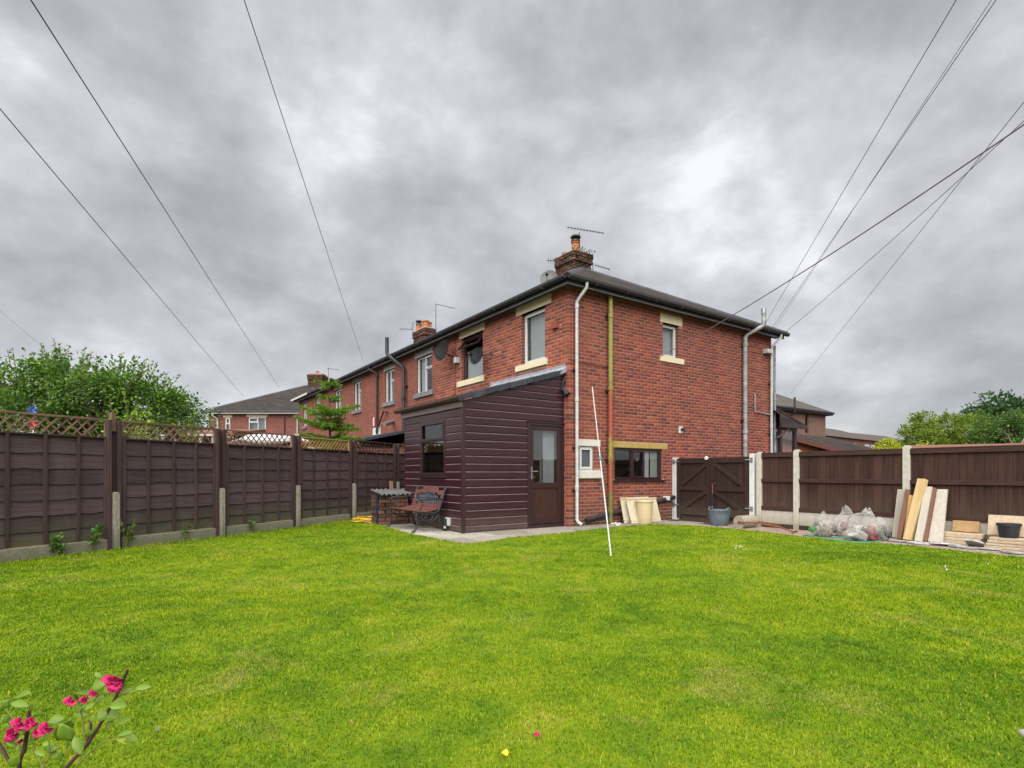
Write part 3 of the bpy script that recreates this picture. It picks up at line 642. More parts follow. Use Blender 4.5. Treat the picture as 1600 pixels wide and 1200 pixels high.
def eaves(parent, y0, y1, hip0=False, gut='fascia_black', hip1=False):
    a = -.24 if hip0 else 0.0; b = .24 if hip1 else 0.0
    f = MB(); f.box(-.24, -.22, y0+a, y1+b, 4.86, 5.0)
    if hip0: f.box(-.22, HD+.24, y0-.24, y0-.22, 4.86, 5.0)
    f.build('fascia', 'fascia_black', parent)
    s_ = MB(); s_.box(-.22, -.001, y0+a, y1+b, 4.90, 4.915)
    if hip0: s_.box(-.001, HD+.22, y0-.22, y0-.001, 4.90, 4.915)
    s_.build('soffit', 'soffit', parent)
    k = MB(); k.box(-.245, -.215, y0+a-.003, y1+b, 4.845, 4.858)
    if hip0: k.box(-.215, HD+.24, y0-.245, y0-.215, 4.845, 4.858)
    k.build('fascia_trim', 'grey_stone', parent)
    pr = [(.0, .07), (.0, .02), (.035, -.02), (.075, -.02), (.11, .02), (.11, .07)]
    for kind in ('r', 's') if hip0 else ('r',):
        q = MB(); vs = []
        for t in ((y0+a-(.11 if hip0 else 0), y1+b) if kind == 'r' else (-.35, HD+.35)):
            vs += [(-.24-d_, t, 4.94+z_) if kind == 'r' else (t, y0-.24-d_, 4.94+z_) for d_, z_ in pr]
        q.add(vs, [(i, i+1, 7+i, 6+i) for i in range(5)]+[(0, 1, 2, 3, 4, 5), (11, 10, 9, 8, 7, 6)])
        go = q.build('gutter', gut, parent)
        n = int(((y1-y0) if kind == 'r' else HD)/.9)
        for i in range(n):                                   # brackets
            t = (y0 if kind == 'r' else 0)+.45+i*.9; q = MB()
            if kind == 'r': q.box(-.365, -.225, t-.015, t+.015, 4.905, 4.945)
            else: q.box(t-.015, t+.015, y0-.365, y0-.225, 4.905, 4.945)
            q.build('gutter_bracket', 'pipe_black', go)
eaves(house, 0, YB1, True)
# pipes on the side wall
def dpipe(parent, pts, r, mat, name='downpipe', clips=(), joints=(), T=None):
    m_ = MB(T); m_.tube(pts, r, 12); o = m_.build(name, mat, parent, smooth=True)
    for a, d, z in joints:
        j = MB(T); j.lathe([(r*1.02, -.05), (r*1.25, -.045), (r*1.25, .045), (r*1.02, .05)], 14, (a, d, z)); j.build('collar', mat, o, smooth=True)
    for a, d, z in clips:
        j = MB(T); pipe_clip(j, a, d, z, r); j.build('clip', 'pipe_black', o)
    return o
a = S(901.5, 600, -.09)[0]
dpipe(house, [(S(917, 444, -.3)[0], .30, 4.93), (S(917, 444, -.3)[0], .30, 4.84), (a+.03, .13, 4.66), (a, .09, 4.58), (a, .09, .14), (a+.02, .12, .09), (a+.06, .17, .05)], .034, 'rain_grey', 'downpipe',
      [(a, .07, 3.2), (a, .07, 1.62), (a, .07, .75)], [(a, .09, 4.5), (a, .09, 2.6), (a, .09, .8)], SIDE())
a = S(954, 600, -.1)[0]
dpipe(house, [(a, .10, 4.88), (a, .10, .05)], .048, 'paint_flaked', 'soil_pipe', [(a, .1, 4.45), (a, .1, 2.85), (a, .1, 1.38)], [(a, .10, 4.45), (a, .10, 2.9), (a, .10, 1.4), (a, .1, .3)], SIDE())
a = S(1164.5, 600, -.1)[0]; b_ = S(1190, 500, -.36)
dpipe(house, [(a, .10, .05), (a, .10, 4.68), (a+.05, .13, 4.78), (b_[0]-.1, .38, 4.93), (b_[0], .42, 5.0), (b_[0], .42, 5.32)], .055, 'rain_grey_dark', 'soil_pipe', [(a, .1, 2.5)], [(a, .10, 4.5), (a, .10, 2.2)], SIDE())
q = MB(SIDE()); q.tube([(b_[0], .42, 5.3), (b_[0], .42, 5.44)], .06, 12); q.build('vent_cap', 'galvanised', house, smooth=True)
a = HD-.12
dpipe(house, [(a+.1, .3, 4.93), (a+.1, .3, 4.86), (a, .1, 4.62), (a, .08, 4.5), (a, .08, .05)], .034, 'rain_grey', 'downpipe', [(a, .06, 3.6), (a, .06, 2.2)], [(a, .08, 4.4), (a, .08, 2.4)], SIDE())
dpipe(house, [(HD+.18, .0, 4.7), (HD+.18, .0, .05)], .034, 'rain_grey_dark', 'downpipe', (), [(HD+.18, 0, 3.2)], SIDE())
q = MB(SIDE()); q.box(a-.32, a-.06, .0, .16, 4.40, 4.52); q.build('hopper', 'rain_grey', house, bevel=.01)
p0, p1 = S(1177, 616), S(1177, 643); p2 = S(1203, 647)
q = MB(SIDE()); q.tube([(p0[0], .0, p0[1]), (p0[0], .05, p0[1]), (p1[0], .05, p1[1]), (p2[0], .05, p1[1]-.05)], .02, 8); q.build('overflow_pipe', 'rain_grey_dark', house, smooth=True)
v_ = S(1063, 671); q = MB(SIDE()); q.box(v_[0]-.07, v_[0]+.07, 0, .02, v_[1]-.09, v_[1]+.07); o = q.build('vent_plate', 'paint_white', house)
q = MB(SIDE()); q.tube([(v_[0]+.02, 0, v_[1]), (v_[0]+.02, .12, v_[1]), (v_[0]+.02, .14, v_[1]-.05)], .035, 10); q.build('flue', 'pipe_black', o, smooth=True)
q = MB(SIDE()); q.tube([(.42, .06, .12), (1.0, .07, .22), (1.2, .07, .24), (2.2, .07, .38), (3.0, .07, .5), (3.2, .07, .53)], .05, 10); wp = q.build('waste_pipe', 'pipe_black', house, smooth=True)
q = MB(SIDE()); q.box(2.88, 3.0, .0, .12, .46, .56); q.build('pipe_clip', 'paint_white', wp, bevel=.01)
# air brick and stub on the rear wall, flashing over the porch roof
v_ = R(869, 508); q = MB(REAR()); q.box(v_[0]-.09, v_[0]+.09, -.02, .07, v_[1]-.08, v_[1]+.07); q.build('vent_block', 'brick_orange', house, bevel=.008)
q = MB(REAR()); q.box(.1, 2.95, 0, .014, 3.19, 3.33); q.build('flashing', 'lead', house, bevel=.003)
q = MB(REAR()); v_ = R(712, 560); q.tube([(v_[0], .02, 4.8), (v_[0], .02, 3.2)], .007, 6); q.build('cable', 'wire_dark', house)
q = MB(SIDE()); q.tube([(-.02, .015, 3.42), (.25, .02, 3.39), (1.1, .02, 3.36)], .007, 6); q.build('cable', 'wire_dark', house)
# chimney
def chimney(parent, x0, x1, y0, y1, zb, zt, pots, mat='brick_old', moss=False):
    m_ = MB(); m_.box(x0+.05, x1-.05, y0+.05, y1-.05, zb, zt-.02); st_ = m_.build('chimney', 'mortar', parent)
    n = int((zt-zb)/.075); vv, ff = [], []
    for c in range(n):
        z = zb+c*.075; k = n-c; pr = .04 if k in (1, 2, 4) else (.025 if k == 3 else 0)
        b_ = MB()
        for wall in range(4):
            ln = (x1-x0 if wall % 2 == 0 else y1-y0)+2*pr; off = 0 if (c+wall) % 2 else .1125; s_ = off
            while s_ < ln-.02:
                e_ = min(s_+.215, ln)
                if e_-s_ > .04:
                    if wall == 0: b_.box(x0-pr+s_, x0-pr+e_, y0-pr-random.uniform(0, .006), y0+.09, z, z+.064)
                    if wall == 1: b_.box(x0-pr-random.uniform(0, .006), x0+.09, y0-pr+s_+.003, y0-pr+e_, z, z+.064)
                    if wall == 2: b_.box(x0-pr+s_, x0-pr+e_, y1-.09, y1+pr, z+.001, z+.063)
                    if wall == 3: b_.box(x1-.09, x1+pr, y0-pr+s_, y0-pr+e_, z+.001, z+.063)
                s_ = e_+.01
        o_ = len(vv); vv += [tuple(v) for v in b_.v]; ff += [tuple(i+o_ for i in f) for f in b_.f]
    o = fast_mesh('brickwork', np.array(vv), np.array(ff), mat, st_); o['kind'] = 'stuff'
    f = MB(); xm, ym = (x0+x1)/2, (y0+y1)/2; f.prism([(x0+.04, y0+.04), (x1-.04, y0+.04), (x1-.04, y1-.04), (x0+.04, y1-.04)], zt-.02, zt+.03); f.build('mortar_cap', 'flaunching', st_, bevel=.02)
    for (px_, py_, h, cowl) in pots:
        p_ = MB(); p_.lathe([(.13, 0), (.115, h*.6), (.11, h*.75), (.135, h*.8), (.135, h*.88), (.11, h*.9), (.11, h)], 14, (px_, py_, zt+.02)); po = p_.build('chimney_pot', 'terracotta', st_, smooth=True)
        if cowl:
            c_ = MB(); z = zt+.02+h
            c_.lathe([(.14, 0), (.14, .03)], 14, (px_, py_, z-.01)); c_.lathe([(.06, .03), (.06, .10)], 10, (px_, py_, z)); c_.lathe([(.15, .10), (.16, .12), (.12, .17), (.02, .2)], 14, (px_, py_, z)); c_.build('cowl', 'fascia_black', po, smooth=True)
    return st_
ch = chimney(house, 3.33, 4.02, 3.64, 4.49, 6.6, 7.68, [(3.55, 3.82, .30, True), (3.6, 4.3, .12, False)])
q = MB(); q.prism([(3.2, 3.45), (4.15, 3.45), (4.15, 4.6), (3.2, 4.6)], 6.7, 7.0); q.build('chimney_flashing', 'flaunching', house, bevel=.08)
bp_, bd_ = [], []
for i in range(210):
    t = random.random(); bp_.append((3.30+t*.75, 3.58+random.uniform(-.02, .12), 7.42+random.uniform(0, .30)+.05*t)); bd_.append((random.uniform(-.3, .3), -.5, .4))
leaves('moss_tuft', np.array(bp_), np.array(bd_), .07, .03, 'leaf_dark', ch)
# ---------------------------------------------------------------- neighbouring houses of the terrace
WHITE2 = [(0, .5, 0, .66, 0), (0, .5, .66, 1, 1), (.5, 1, 0, 1, 0)]
def terrace(y0, y1, wins, label, hip1=False):
    h = thing('terraced_house', label, 'house', HM @ T3(0, y0, 0), 'houses of the brick terrace')
    holes = [(a-y0, b-y0, c, d) for a, b, c, d, *_ in wins]
    m_ = MB(REAR()); wall_panel(m_, 0, y1-y0, -.03, ZT, holes); m_.build('rear_wall', ['brick_terrace', 'brick_reveal'], h, fix=False)
    m_ = MB(); m_.quad((HD, 0, 0), (HD, y1-y0, 0), (HD, y1-y0, ZT), (HD, 0, ZT)); m_.quad((0, y1-y0, 0), (HD, y1-y0, 0), (HD, y1-y0, ZT), (0, y1-y0, ZT)); m_.box(1.6, 1.7, .1, y1-y0-.1, 0, ZT)
    m_.build('inner_wall', 'brick_terrace', h)
    for a, b, c, d, lm_ in wins:
        a, b = a-y0, b-y0
        stone(h, REAR(), (a-.1, b+.1, d, d+.17), lm_); stone(h, REAR(), (a-.1, b+.12, c-.14, c), 'grey_stone', .06, 'sill')
        window(h, REAR(), a, b, c, d, 'upvc_white', WHITE2, .06, .045, .035, backs=[(.0, .22, 0, 1, 'net_grey', .06), (.62, 1, 0, 1, 'blind_white', .06)])
    rf = roof_mesh(0, y1-y0, False, hip1).build('roof', 'slate_roof', h, fix=False)
    caps(rf, (XR, 0, ZR), (XR, y1-y0-(YH if hip1 else 0), ZR), 8)
    eaves(h, 0, y1-y0, False, hip1=hip1)
    return h
h2 = terrace(YB1, YB2, [(6.19, 7.28, 3.56, 4.67, 'grey_stone_pale'), (9.07, 9.9, 3.56, 4.67, 'grey_stone_pale')], 'brick terrace house next to the end one with black soil pipe and grey sills')
h3 = terrace(YB2, YB3, [(12.36, 13.2, 3.6, 4.72, 'grey_stone'), (14.84, 15.75, 3.6, 4.72, 'grey_stone_pale')], 'brick terrace house behind the top of the young conifer')
h4 = terrace(YB3, YE4, [(17.96, 18.76, 3.52, 4.72, 'grey_stone'), (20.5, 21.2, 3.52, 4.72, 'grey_stone')], 'brick terrace house farthest along the row with white gutter end', True)
q = MB(); q.box(-.37, -.33, 2.2, 5.4, 4.93, 5.02); q.build('gutter_face', 'upvc_white', h4)
dy = -YB1
dpipe(h2, [(8.0+dy, .12, .05), (8.0+dy, .12, 4.45), (8.06+dy, .14, 4.55), (8.5+dy, .40, 4.92), (8.6+dy, .44, 5.02), (8.6+dy, .44, 5.55)], .06, 'pipe_black', 'soil_pipe', [(8+dy, .12, 3.9)], [(8+dy, .12, 3.5)], REAR())
dpipe(h2, [(10.7+dy, .3, 4.95), (10.7+dy, .3, 4.85), (10.45+dy, .1, 4.7), (10.45+dy, .08, 4.6), (10.45+dy, .08, 2.5)], .04, 'pipe_black', 'downpipe', (), [(10.45+dy, .08, 4.55), (10.45+dy, .08, 2.6)], REAR())
q = MB(REAR()); q.tube([(10.4+dy, .1, 2.65), (9.7+dy, .12, 3.25), (9.55+dy, .05, 3.2)], .03, 8); q.build('branch_pipe', 'pipe_black', h2, smooth=True)
q = MB(REAR()); v_ = R(588, 659); q.box(v_[0]-.12+dy, v_[0]+.12+dy, 0, .08, v_[1]-.16, v_[1]+.16); o = q.build('alarm_box', 'red_paint', h2, bevel=.01)
q = MB(REAR()); q.box(v_[0]+.0+dy, v_[0]+.122+dy, 0, .083, v_[1]-.162, v_[1]+.162); q.build('alarm_cover', 'upvc_white', o, bevel=.01)
chimney(h3, 3.33, 3.87, 13.68-YB2, 14.83-YB2, 6.6, 7.62, [(3.5, 13.85-YB2, .3, False), (3.6, 14.2-YB2, .38, False), (3.5, 14.6-YB2, .3, True), (3.72, 14.0-YB2, .3, False)])
# neighbour's dark lean-to behind the fence
lt = thing('lean_to', 'black felted lean-to with white ragged edging beyond the fence', 'lean-to', HM @ T3(0, 7.2, 0))
q = MB(); q.add([(-2.6, 0, 1.93), (-2.6, 5.2, 1.93), (0, 5.2, 2.5), (0, 0, 2.5), (-2.6, 0, 1.85), (-2.6, 5.2, 1.85), (0, 5.2, 2.42), (0, 0, 2.42)], [(0, 1, 2, 3), (4, 7, 6, 5), (0, 4, 5, 1), (1, 5, 6, 2), (3, 2, 6, 7), (0, 3, 7, 4)]); q.build('roof', 'roof_tile_dark', lt)
q = MB(); q.box(-2.5, -.05, .1, 5.1, 0, 1.86); q.build('wall', 'brick_reveal', lt)
for i in range(46):
    m_ = MB(); a = random.uniform(0, 5.1); x = -2.62; z = 1.90+random.uniform(-.06, .05)
    m_.prism([(random.uniform(-.09, -.03), random.uniform(-.1, -.04)), (random.uniform(.03, .1), random.uniform(-.09, -.03)), (random.uniform(.03, .1), .06), (random.uniform(-.08, -.02), .07)], 0, .04)
    o = m_.build('roof_patch', 'upvc_white', lt); o.location = (x, a, z)
q = MB(); q.tube([(-.02, 1.9, 2.85), (-.5, 1.5, 2.7)], .07, 10); q.build('flue_pipe', 'galvanised', lt, smooth=True)
q = MB(REAR()); q.box(3.05, 3.75, .01, .05, 2.42, 2.75); q.build('white_board', 'upvc_white', lt)

# ================================================================== clad porch (lean-to extension)
XE, YE, YL = -2.38, .15, 2.70
ext = thing('porch_extension', 'maroon clad lean-to porch with dark tiled roof against the end house', 'porch', HM)
q = MB(); q.box(XE+.03, -.005, YE+.03, YL-.03, -.02, .06); q.build('plinth', 'concrete_light', ext)
ZB0, PT = 2.281, .1427
zroof = lambda x: 2.42+(x-XE+.05)*math.tan(math.radians(16.3))       # underside of the verge
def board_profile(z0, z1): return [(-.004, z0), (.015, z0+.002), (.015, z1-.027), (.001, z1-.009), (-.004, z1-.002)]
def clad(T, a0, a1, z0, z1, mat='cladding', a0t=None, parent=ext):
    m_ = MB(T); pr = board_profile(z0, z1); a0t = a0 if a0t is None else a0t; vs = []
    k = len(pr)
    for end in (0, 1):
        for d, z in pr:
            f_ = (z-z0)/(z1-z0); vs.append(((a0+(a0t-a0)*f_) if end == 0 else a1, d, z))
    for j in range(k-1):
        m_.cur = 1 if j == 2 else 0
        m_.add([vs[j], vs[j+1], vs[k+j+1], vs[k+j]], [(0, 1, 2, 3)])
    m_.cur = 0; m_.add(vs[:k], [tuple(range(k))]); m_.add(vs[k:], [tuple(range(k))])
    return m_.build('cladding_board', [mat, 'cladding_groove_glint'], parent)
q = MB(); q.box(XE+.02, XE+.05, YE+.02, YL, .02, 1.04); q.box(XE+.02, XE+.05, YE+.02, .80, 1.04, 2.15); q.box(XE+.02, XE+.05, 1.89, YL, 1.04, 2.15); q.box(XE+.02, XE+.05, YE+.02, YL, 2.15, 2.36)
q.build('end_wall', 'room_dark', ext)
q = MB(); q.box(XE+.05, -.93, YE+.02, YE+.05, .02, 2.35); q.box(-.93, -.01, YE+.02, YE+.05, 2.1, 2.35)
q.add([(XE+.05, YE+.02, 2.35), (-.01, YE+.02, 2.35), (-.01, YE+.02, 3.12), (XE+.05, YE+.05, 2.35), (-.01, YE+.05, 2.35), (-.01, YE+.05, 3.12)], [(0, 1, 2), (5, 4, 3), (0, 2, 5, 3), (1, 4, 5, 2)])
q.box(XE+.05, -.01, YL-.06, YL, .02, 2.35); q.build('side_wall', 'room_dark', ext)
TS, TR = SIDE(YE), REAR(XE)
z = ZB0
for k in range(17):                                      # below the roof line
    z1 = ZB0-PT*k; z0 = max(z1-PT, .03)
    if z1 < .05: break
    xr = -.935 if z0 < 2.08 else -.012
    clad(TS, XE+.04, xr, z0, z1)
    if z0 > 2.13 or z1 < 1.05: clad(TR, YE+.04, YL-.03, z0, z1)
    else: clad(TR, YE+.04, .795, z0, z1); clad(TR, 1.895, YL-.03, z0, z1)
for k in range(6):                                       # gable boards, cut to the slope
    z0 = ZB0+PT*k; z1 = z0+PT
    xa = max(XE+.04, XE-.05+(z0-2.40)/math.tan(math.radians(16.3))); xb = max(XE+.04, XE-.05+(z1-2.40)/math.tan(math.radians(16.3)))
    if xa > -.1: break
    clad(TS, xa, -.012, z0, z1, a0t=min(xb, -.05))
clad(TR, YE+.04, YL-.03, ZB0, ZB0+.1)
q = MB(); q.box(XE-.018, XE+.045, YE-.02, YE+.045, .0, 2.42); q.build('corner_trim', 'upvc_brown', ext, bevel=.004)
q = MB(); q.box(XE-.015, XE+.03, YL-.035, YL+.004, .0, 2.38); q.build('corner_trim', 'upvc_brown', ext, bevel=.004)
q = MB(); q.box(-.03, -.002, YE-.016, YE+.02, .0, 3.1); q.build('wall_trim', 'upvc_brown', ext, bevel=.003)
# eaves fascia and gutter
q = MB(TR); q.box(YE-.03, YL+.14, .02, .045, 2.29, 2.42); q.build('fascia', 'fascia_mauve', ext, bevel=.003)
q = MB(TR); q.box(YE+.02, YL+.10, .0, .02, 2.28, 2.40); q.build('soffit_board', 'upvc_brown', ext)
q = MB(TR); pr = [(.046, .09), (.046, .04), (.075, 0), (.115, 0), (.15, .04), (.15, .085), (.145, .085), (.145, .043), (.112, .006), (.078, .006), (.052, .043), (.052, .09)]
vs_ = [(t, d, 2.41+zz_) for t in (YE-.06, YL+.30) for d, zz_ in pr]; n_ = len(pr)
q.add(vs_, [(i, (i+1) % n_, n_+(i+1) % n_, n_+i) for i in range(n_)]+[tuple(range(n_)), tuple(range(n_, 2*n_))]); q.build('gutter', 'gutter_brown', ext)
# roof sheet and interlocking tiles; the verge tiles show
sl = math.radians(16.3); L0 = 2.62; x_e = XE-.12; z_e = 2.455
q = MB(); q.add([(x_e, YE-.02, z_e), (x_e, YL+.22, z_e), (-.002, YL+.22, z_e+(0-x_e)*math.tan(sl)), (-.002, YE-.02, z_e+(0-x_e)*math.tan(sl))], [(0, 1, 2, 3)]); rsheet = q.build('roof', 'roof_tile_dark', ext)
nrow = 9; step = (0-x_e)/math.cos(sl)/nrow
for r in range(nrow):
    c0 = r*step; yb = YE-.075; cnt = 0
    while yb < YL+.2:
        q = MB(); wd = .292
        q.box(-.012, step+.03, 0, wd, 0.0, .022)
        if cnt == 0: q.box(-.015, step+.012, -.008, .018, -.082, .024)
        o = q.build('roof_tile', 'roof_tile_dark', rsheet, bevel=.006)
        o.location = (x_e+c0*math.cos(sl), yb, z_e+c0*math.sin(sl)+.012); o.rotation_euler = (0, -sl-.035+random.uniform(-.006, .006), 0)
        yb += .3; cnt += 1
q = MB(); q.add([(-.16, YE-.10, 3.10), (.01, YE-.10, 3.17), (.01, YL+.2, 3.17), (-.16, YL+.2, 3.10), (-.16, YE-.10, 3.135), (.01, YE-.10, 3.30), (.01, YL+.2, 3.30), (-.16, YL+.2, 3.135)], [(0, 1, 5, 4), (4, 5, 6, 7), (3, 7, 6, 2), (0, 4, 7, 3), (1, 2, 6, 5)]); q.build('flashing', 'lead', ext)
# window in the end wall
window(ext, TR, .80, 1.89, 1.045, 2.15, 'upvc_brown', [(0, 1, 0, .64, 0), (0, 1, .64, 1, 1)], -.022, .06, .045, glass='glass_dark', name='window')
q = MB(TR); q.box(.77, 1.92, .0, .06, 1.0, 1.04); q.build('sill', 'upvc_brown', ext, bevel=.004)
pl = MB(TR); pl.lathe([(.05, 0), (.07, .14), (.075, .15)], 12, (1.0, -.2, 1.06)); pl.build('window_plant_pot', 'terracotta', ext, smooth=True)
pp_ = np.array([[XE+.2+random.gauss(0, .05), 1.0+random.gauss(0, .09), 1.25+random.gauss(0, .07)] for _ in range(120)]); leaves('window_plant', pp_, np.tile([0, 0, 1.0], (120, 1)), .09, .05, 'leaf_gold', ext)
# door
dr = MB(TS); ring(dr, -.935, -.02, .02, 2.095, .055, -.03, .028); dfr = dr.build('door_frame', 'upvc_brown', ext, bevel=.004)
dr = MB(TS); ring(dr, -.875, -.08, .085, 2.035, .085, -.035, .012); dr.box(-.79, -.165, -.035, .012, .80, .905); dr.box(-.79, -.165, -.03, .008, .17, .20)
door = dr.build('door', 'upvc_brown', ext, bevel=.004)
q = MB(TS); q.box(-.79, -.165, -.02, -.008, .2, .8); q.build('door_panel', 'brown_panel', door)
q = MB(TS); q.box(-.79, -.165, -.018, -.010, .905, 1.95); q.build('pane', 'glass', door)
q = MB(TS); q.box(-.855, -.825, .012, .02, .98, 1.22); q.tube([(-.84, .02, 1.13), (-.84, .06, 1.13), (-.72, .062, 1.13)], .010, 8); q.build('handle', 'galvanised', door)
q = MB(TS); q.box(-.96, .0, -.005, .045, 2.095, 2.125); q.build('door_drip', 'upvc_brown', ext, bevel=.003)
q = MB(TS); q.box(-.95, -.01, -.01, .035, -.01, .03); q.build('threshold', 'upvc_brown', ext)
# inside the porch: white blinds and a dark cupboard behind the glass
q = MB(TS); q.box(-.46, -.17, -.12, -.11, .6, 1.98); q.build('inner_blind', 'net_grey', ext)
q = MB(); q.box(-.95, -.55, .8, 1.3, .03, 1.4); q.build('inner_cupboard', 'room_dark', ext)
q = MB(); q.box(-2.2, -.02, YL-.09, YL-.07, .03, 2.3); q.build('inner_lining', 'net_grey', ext)
# lantern and socket box
lp = thing('security_light', 'small black security light at the top of the porch wall', 'light', HM)
q = MB(TS); q.box(-.10, -.02, .0, .05, 2.78, 2.92); q.build('back_plate', 'pipe_black', lp, bevel=.008)
q = MB(TS); q.tube([(-.06, .05, 2.83), (-.05, .12, 2.74), (-.04, .16, 2.68)], [.03, .05, .075], 12); q.build('lamp_head', 'pipe_black', lp, smooth=True)
q = MB(TS); q.tube([(-.06, .03, 2.92), (-.03, .05, 3.0)], .035, 10); q.build('sensor', 'pipe_black', lp, smooth=True)
v_ = R(703, 817, XE); sk_ = thing('socket_box', 'grey outdoor socket box low on the maroon cladding beside the bench', 'socket', HM)
q = MB(TR); q.box(v_[0]-.06, v_[0]+.08, .012, .07, v_[1]-.05, v_[1]+.1); q.build('back_box', 'rain_grey', sk_, bevel=.008)
q = MB(TR); q.box(v_[0]-.01, v_[0]+.085, .07, .12, v_[1]-.05, v_[1]+.085); q.build('cover', 'pipe_black', sk_, bevel=.01)
for k in (0, 1):
    q = MB(TR); q.tube([(v_[0]+.02+.045*k, .09, v_[1]-.05), (v_[0]+.02+.045*k, .09, v_[1]-.10)], .014, 8); q.build('plug_gland', 'upvc_white', sk_)

# ================================================================== left fence
P1, P4 = G(176, 858), G(549, 813)
D = (P4-P1).normalized(); FLM = Matrix.Translation(P1) @ RZ(math.atan2(D.y, D.x)); FLI = FLM.inverted()
def s_at(px):                                            # distance along the fence seen at a photo column
    r = (px-800)/F; return (r*P1.y-P1.x)/(D.x-r*D.y)
fenceL = thing('garden_fence', 'dark stained overlap panel fence with diamond trellis top along the lawn', 'fence', FLM)
posts = [s_at(p) for p in (176, 342, 461, 549)]; gap = (posts[3]-posts[0])/3
posts = [posts[0]-2*gap, posts[0]-gap]+posts+[posts[3]+gap, posts[3]+2*gap]
PZ0, PZ1, TZ1 = .17, 1.59, 1.87
slat_mesh = {}
def fence_bay(i, s0, s1):
    p0, p1 = s0+.11, s1-.09
    m_ = MB()                                            # frame battens: two edges, a capping
    m_.box(p0, p1, -.05, .0, PZ1, PZ1+.022)
    pan = m_.build('fence_panel', 'fence_post_wood', fenceL, bevel=.004)
    for e0, e1 in ((p0-.005, p0+.045), (p1-.045, p1+.005)):
        b_ = MB(); b_.box(e0, e1, -.055, -.012, PZ0, PZ1-.001); b_.build('batten', 'fence_post_wood', pan, bevel=.004)
    nb = 7; ht = (PZ1-PZ0)/nb
    for k in range(nb):                                  # overlapped boards with a waney lower edge
        b_ = MB(); n = 9; vs = []
        for j in range(n):
            x = p0+(p1-p0)*j/(n-1); lo = PZ0+ht*k-.028*(k > 0)+random.uniform(-.012, .010)*(k > 0); hi = PZ0+ht*(k+1)+.004
            vs += [(x, -.024, lo), (x, -.004, hi), (x, -.012, lo), (x, .006, hi)]
        fs = []
        for j in range(n-1):
            o_ = 4*j; fs += [(o_, o_+4, o_+5, o_+1), (o_+2, o_+3, o_+7, o_+6), (o_, o_+2, o_+6, o_+4), (o_+1, o_+5, o_+7, o_+3)]
        b_.add(vs, fs); b_.build('board', 'fence_dark', pan)
    for f_ in (.25, .51, .76):
        x = p0+(p1-p0)*f_; b_ = MB(); b_.box(x-.018, x+.018, -.05, -.012, PZ0+.005, PZ1-.001); b_.build('batten', 'fence_post_wood', pan, bevel=.003)
    # trellis
    mt_ = 'lattice_new' if i == 5 else ('lattice_dark' if i == 6 else 'lattice_old')
    z0, z1 = PZ1+.03, TZ1-(.02 if i == 5 else 0); t0, t1 = p0, p1
    m_ = MB(); m_.box(t0, t1, -.028, .012, z1-.028, z1); m_.box(t0, t0+.025, -.027, .011, z0-.005, z1-.028); m_.box(t1-.025, t1, -.027, .011, z0-.005, z1-.028)
    tr_ = m_.build('trellis_frame', mt_, fenceL, bevel=.002)
    hh = z1-.028-z0; key = (mt_, round(hh, 3))
    if key not in slat_mesh:
        s_ = MB(); s_.bar((0, -.012, -.0), (hh*.93, -.012, hh), .008, .02, (0, 0, 1)); o1 = s_.build('lattice_slat', mt_, tr_)
        s_ = MB(); s_.bar((hh*.93, -.003, 0), (0, -.003, hh), .008, .02, (0, 0, 1)); o2 = s_.build('lattice_slat', mt_, tr_)
        slat_mesh[key] = (o1, o2); o1.location = (t0, 0, z0); o2.location = (t0, 0, z0)
    st_ = .122 if i != 5 else .10; x = t0+.01
    while x < t1-hh*.93:
        inst(slat_mesh[key][0], 'lattice_slat', tr_, (x, 0, z0)); inst(slat_mesh[key][1], 'lattice_slat', tr_, (x+.03, 0, z0)); x += st_
    g_ = MB(); g_.box(s0+.05, s1-.04, -.05, .0, -.1, PZ0-.012); g_.build('gravel_board', 'concrete_post', fenceL, bevel=.008)
for i in range(len(posts)-1): fence_bay(i+1, posts[i], posts[i+1])
for i, s_ in enumerate(posts):
    for dx, hgt in ((-.075, TZ1-.005), (.065, TZ1-.012)):
        m_ = MB(); m_.box(s_+dx-.027, s_+dx+.027, -.07, .02, -.05, hgt); m_.build('post', 'fence_post_wood', fenceL, bevel=.005)
    m_ = MB(); m_.box(s_-.055, s_+.045, .0, .03, .0, 1.86); m_.build('post', 'fence_post_wood', fenceL, bevel=.004)
    m_ = MB(); hz_ = .80+.012*i; vs = [(s_-.038, s_+.028)]
    m_.box(s_-.04, s_+.03, -.125, -.03, -.1, hz_-.02); m_.box(s_-.032, s_+.022, -.117, -.03, hz_-.02, hz_); m_.build('concrete_post', 'concrete_post', fenceL, bevel=.006)
    if i in (2,):
        m_ = MB(); m_.box(s_-.03, s_+.03, -.03, .02, 1.7, 1.97); m_.build('post_stub', 'lattice_old', fenceL, bevel=.004)
# ================================================================== right fence and gate (plane x = XF of the house frame)
XF = 3.27; TF = REAR(XF)
ya = lambda px: R(px, 760, XF)[0]
gp0, gp1, cp1, cpB, cpC = ya(1055.5), ya(1177), ya(1187.5), ya(1245.5), ya(1417.5)
cpD = cpC-(cpB-cpC)*1.0
FZ1 = 1.49; GB0, GB1 = .09, .345
fenceR = thing('garden_fence', 'brown vertical board fence with pale concrete posts and gravel boards', 'fence', HM)
for k, (y_, hgt) in enumerate(((cp1, 1.53), (cpB, 1.55), (cpC, 1.555), (cpD, 1.55), (cpD-(cpB-cpC), 1.55))):
    m_ = MB(TF); hw = .052; m_.box(y_-hw, y_+hw, -.055, .055, -.1, hgt-.02); m_.box(y_-hw+.015, y_+hw-.015, -.045, .045, hgt-.02, hgt); m_.build('concrete_post', 'concrete_pale', fenceR, bevel=.008)
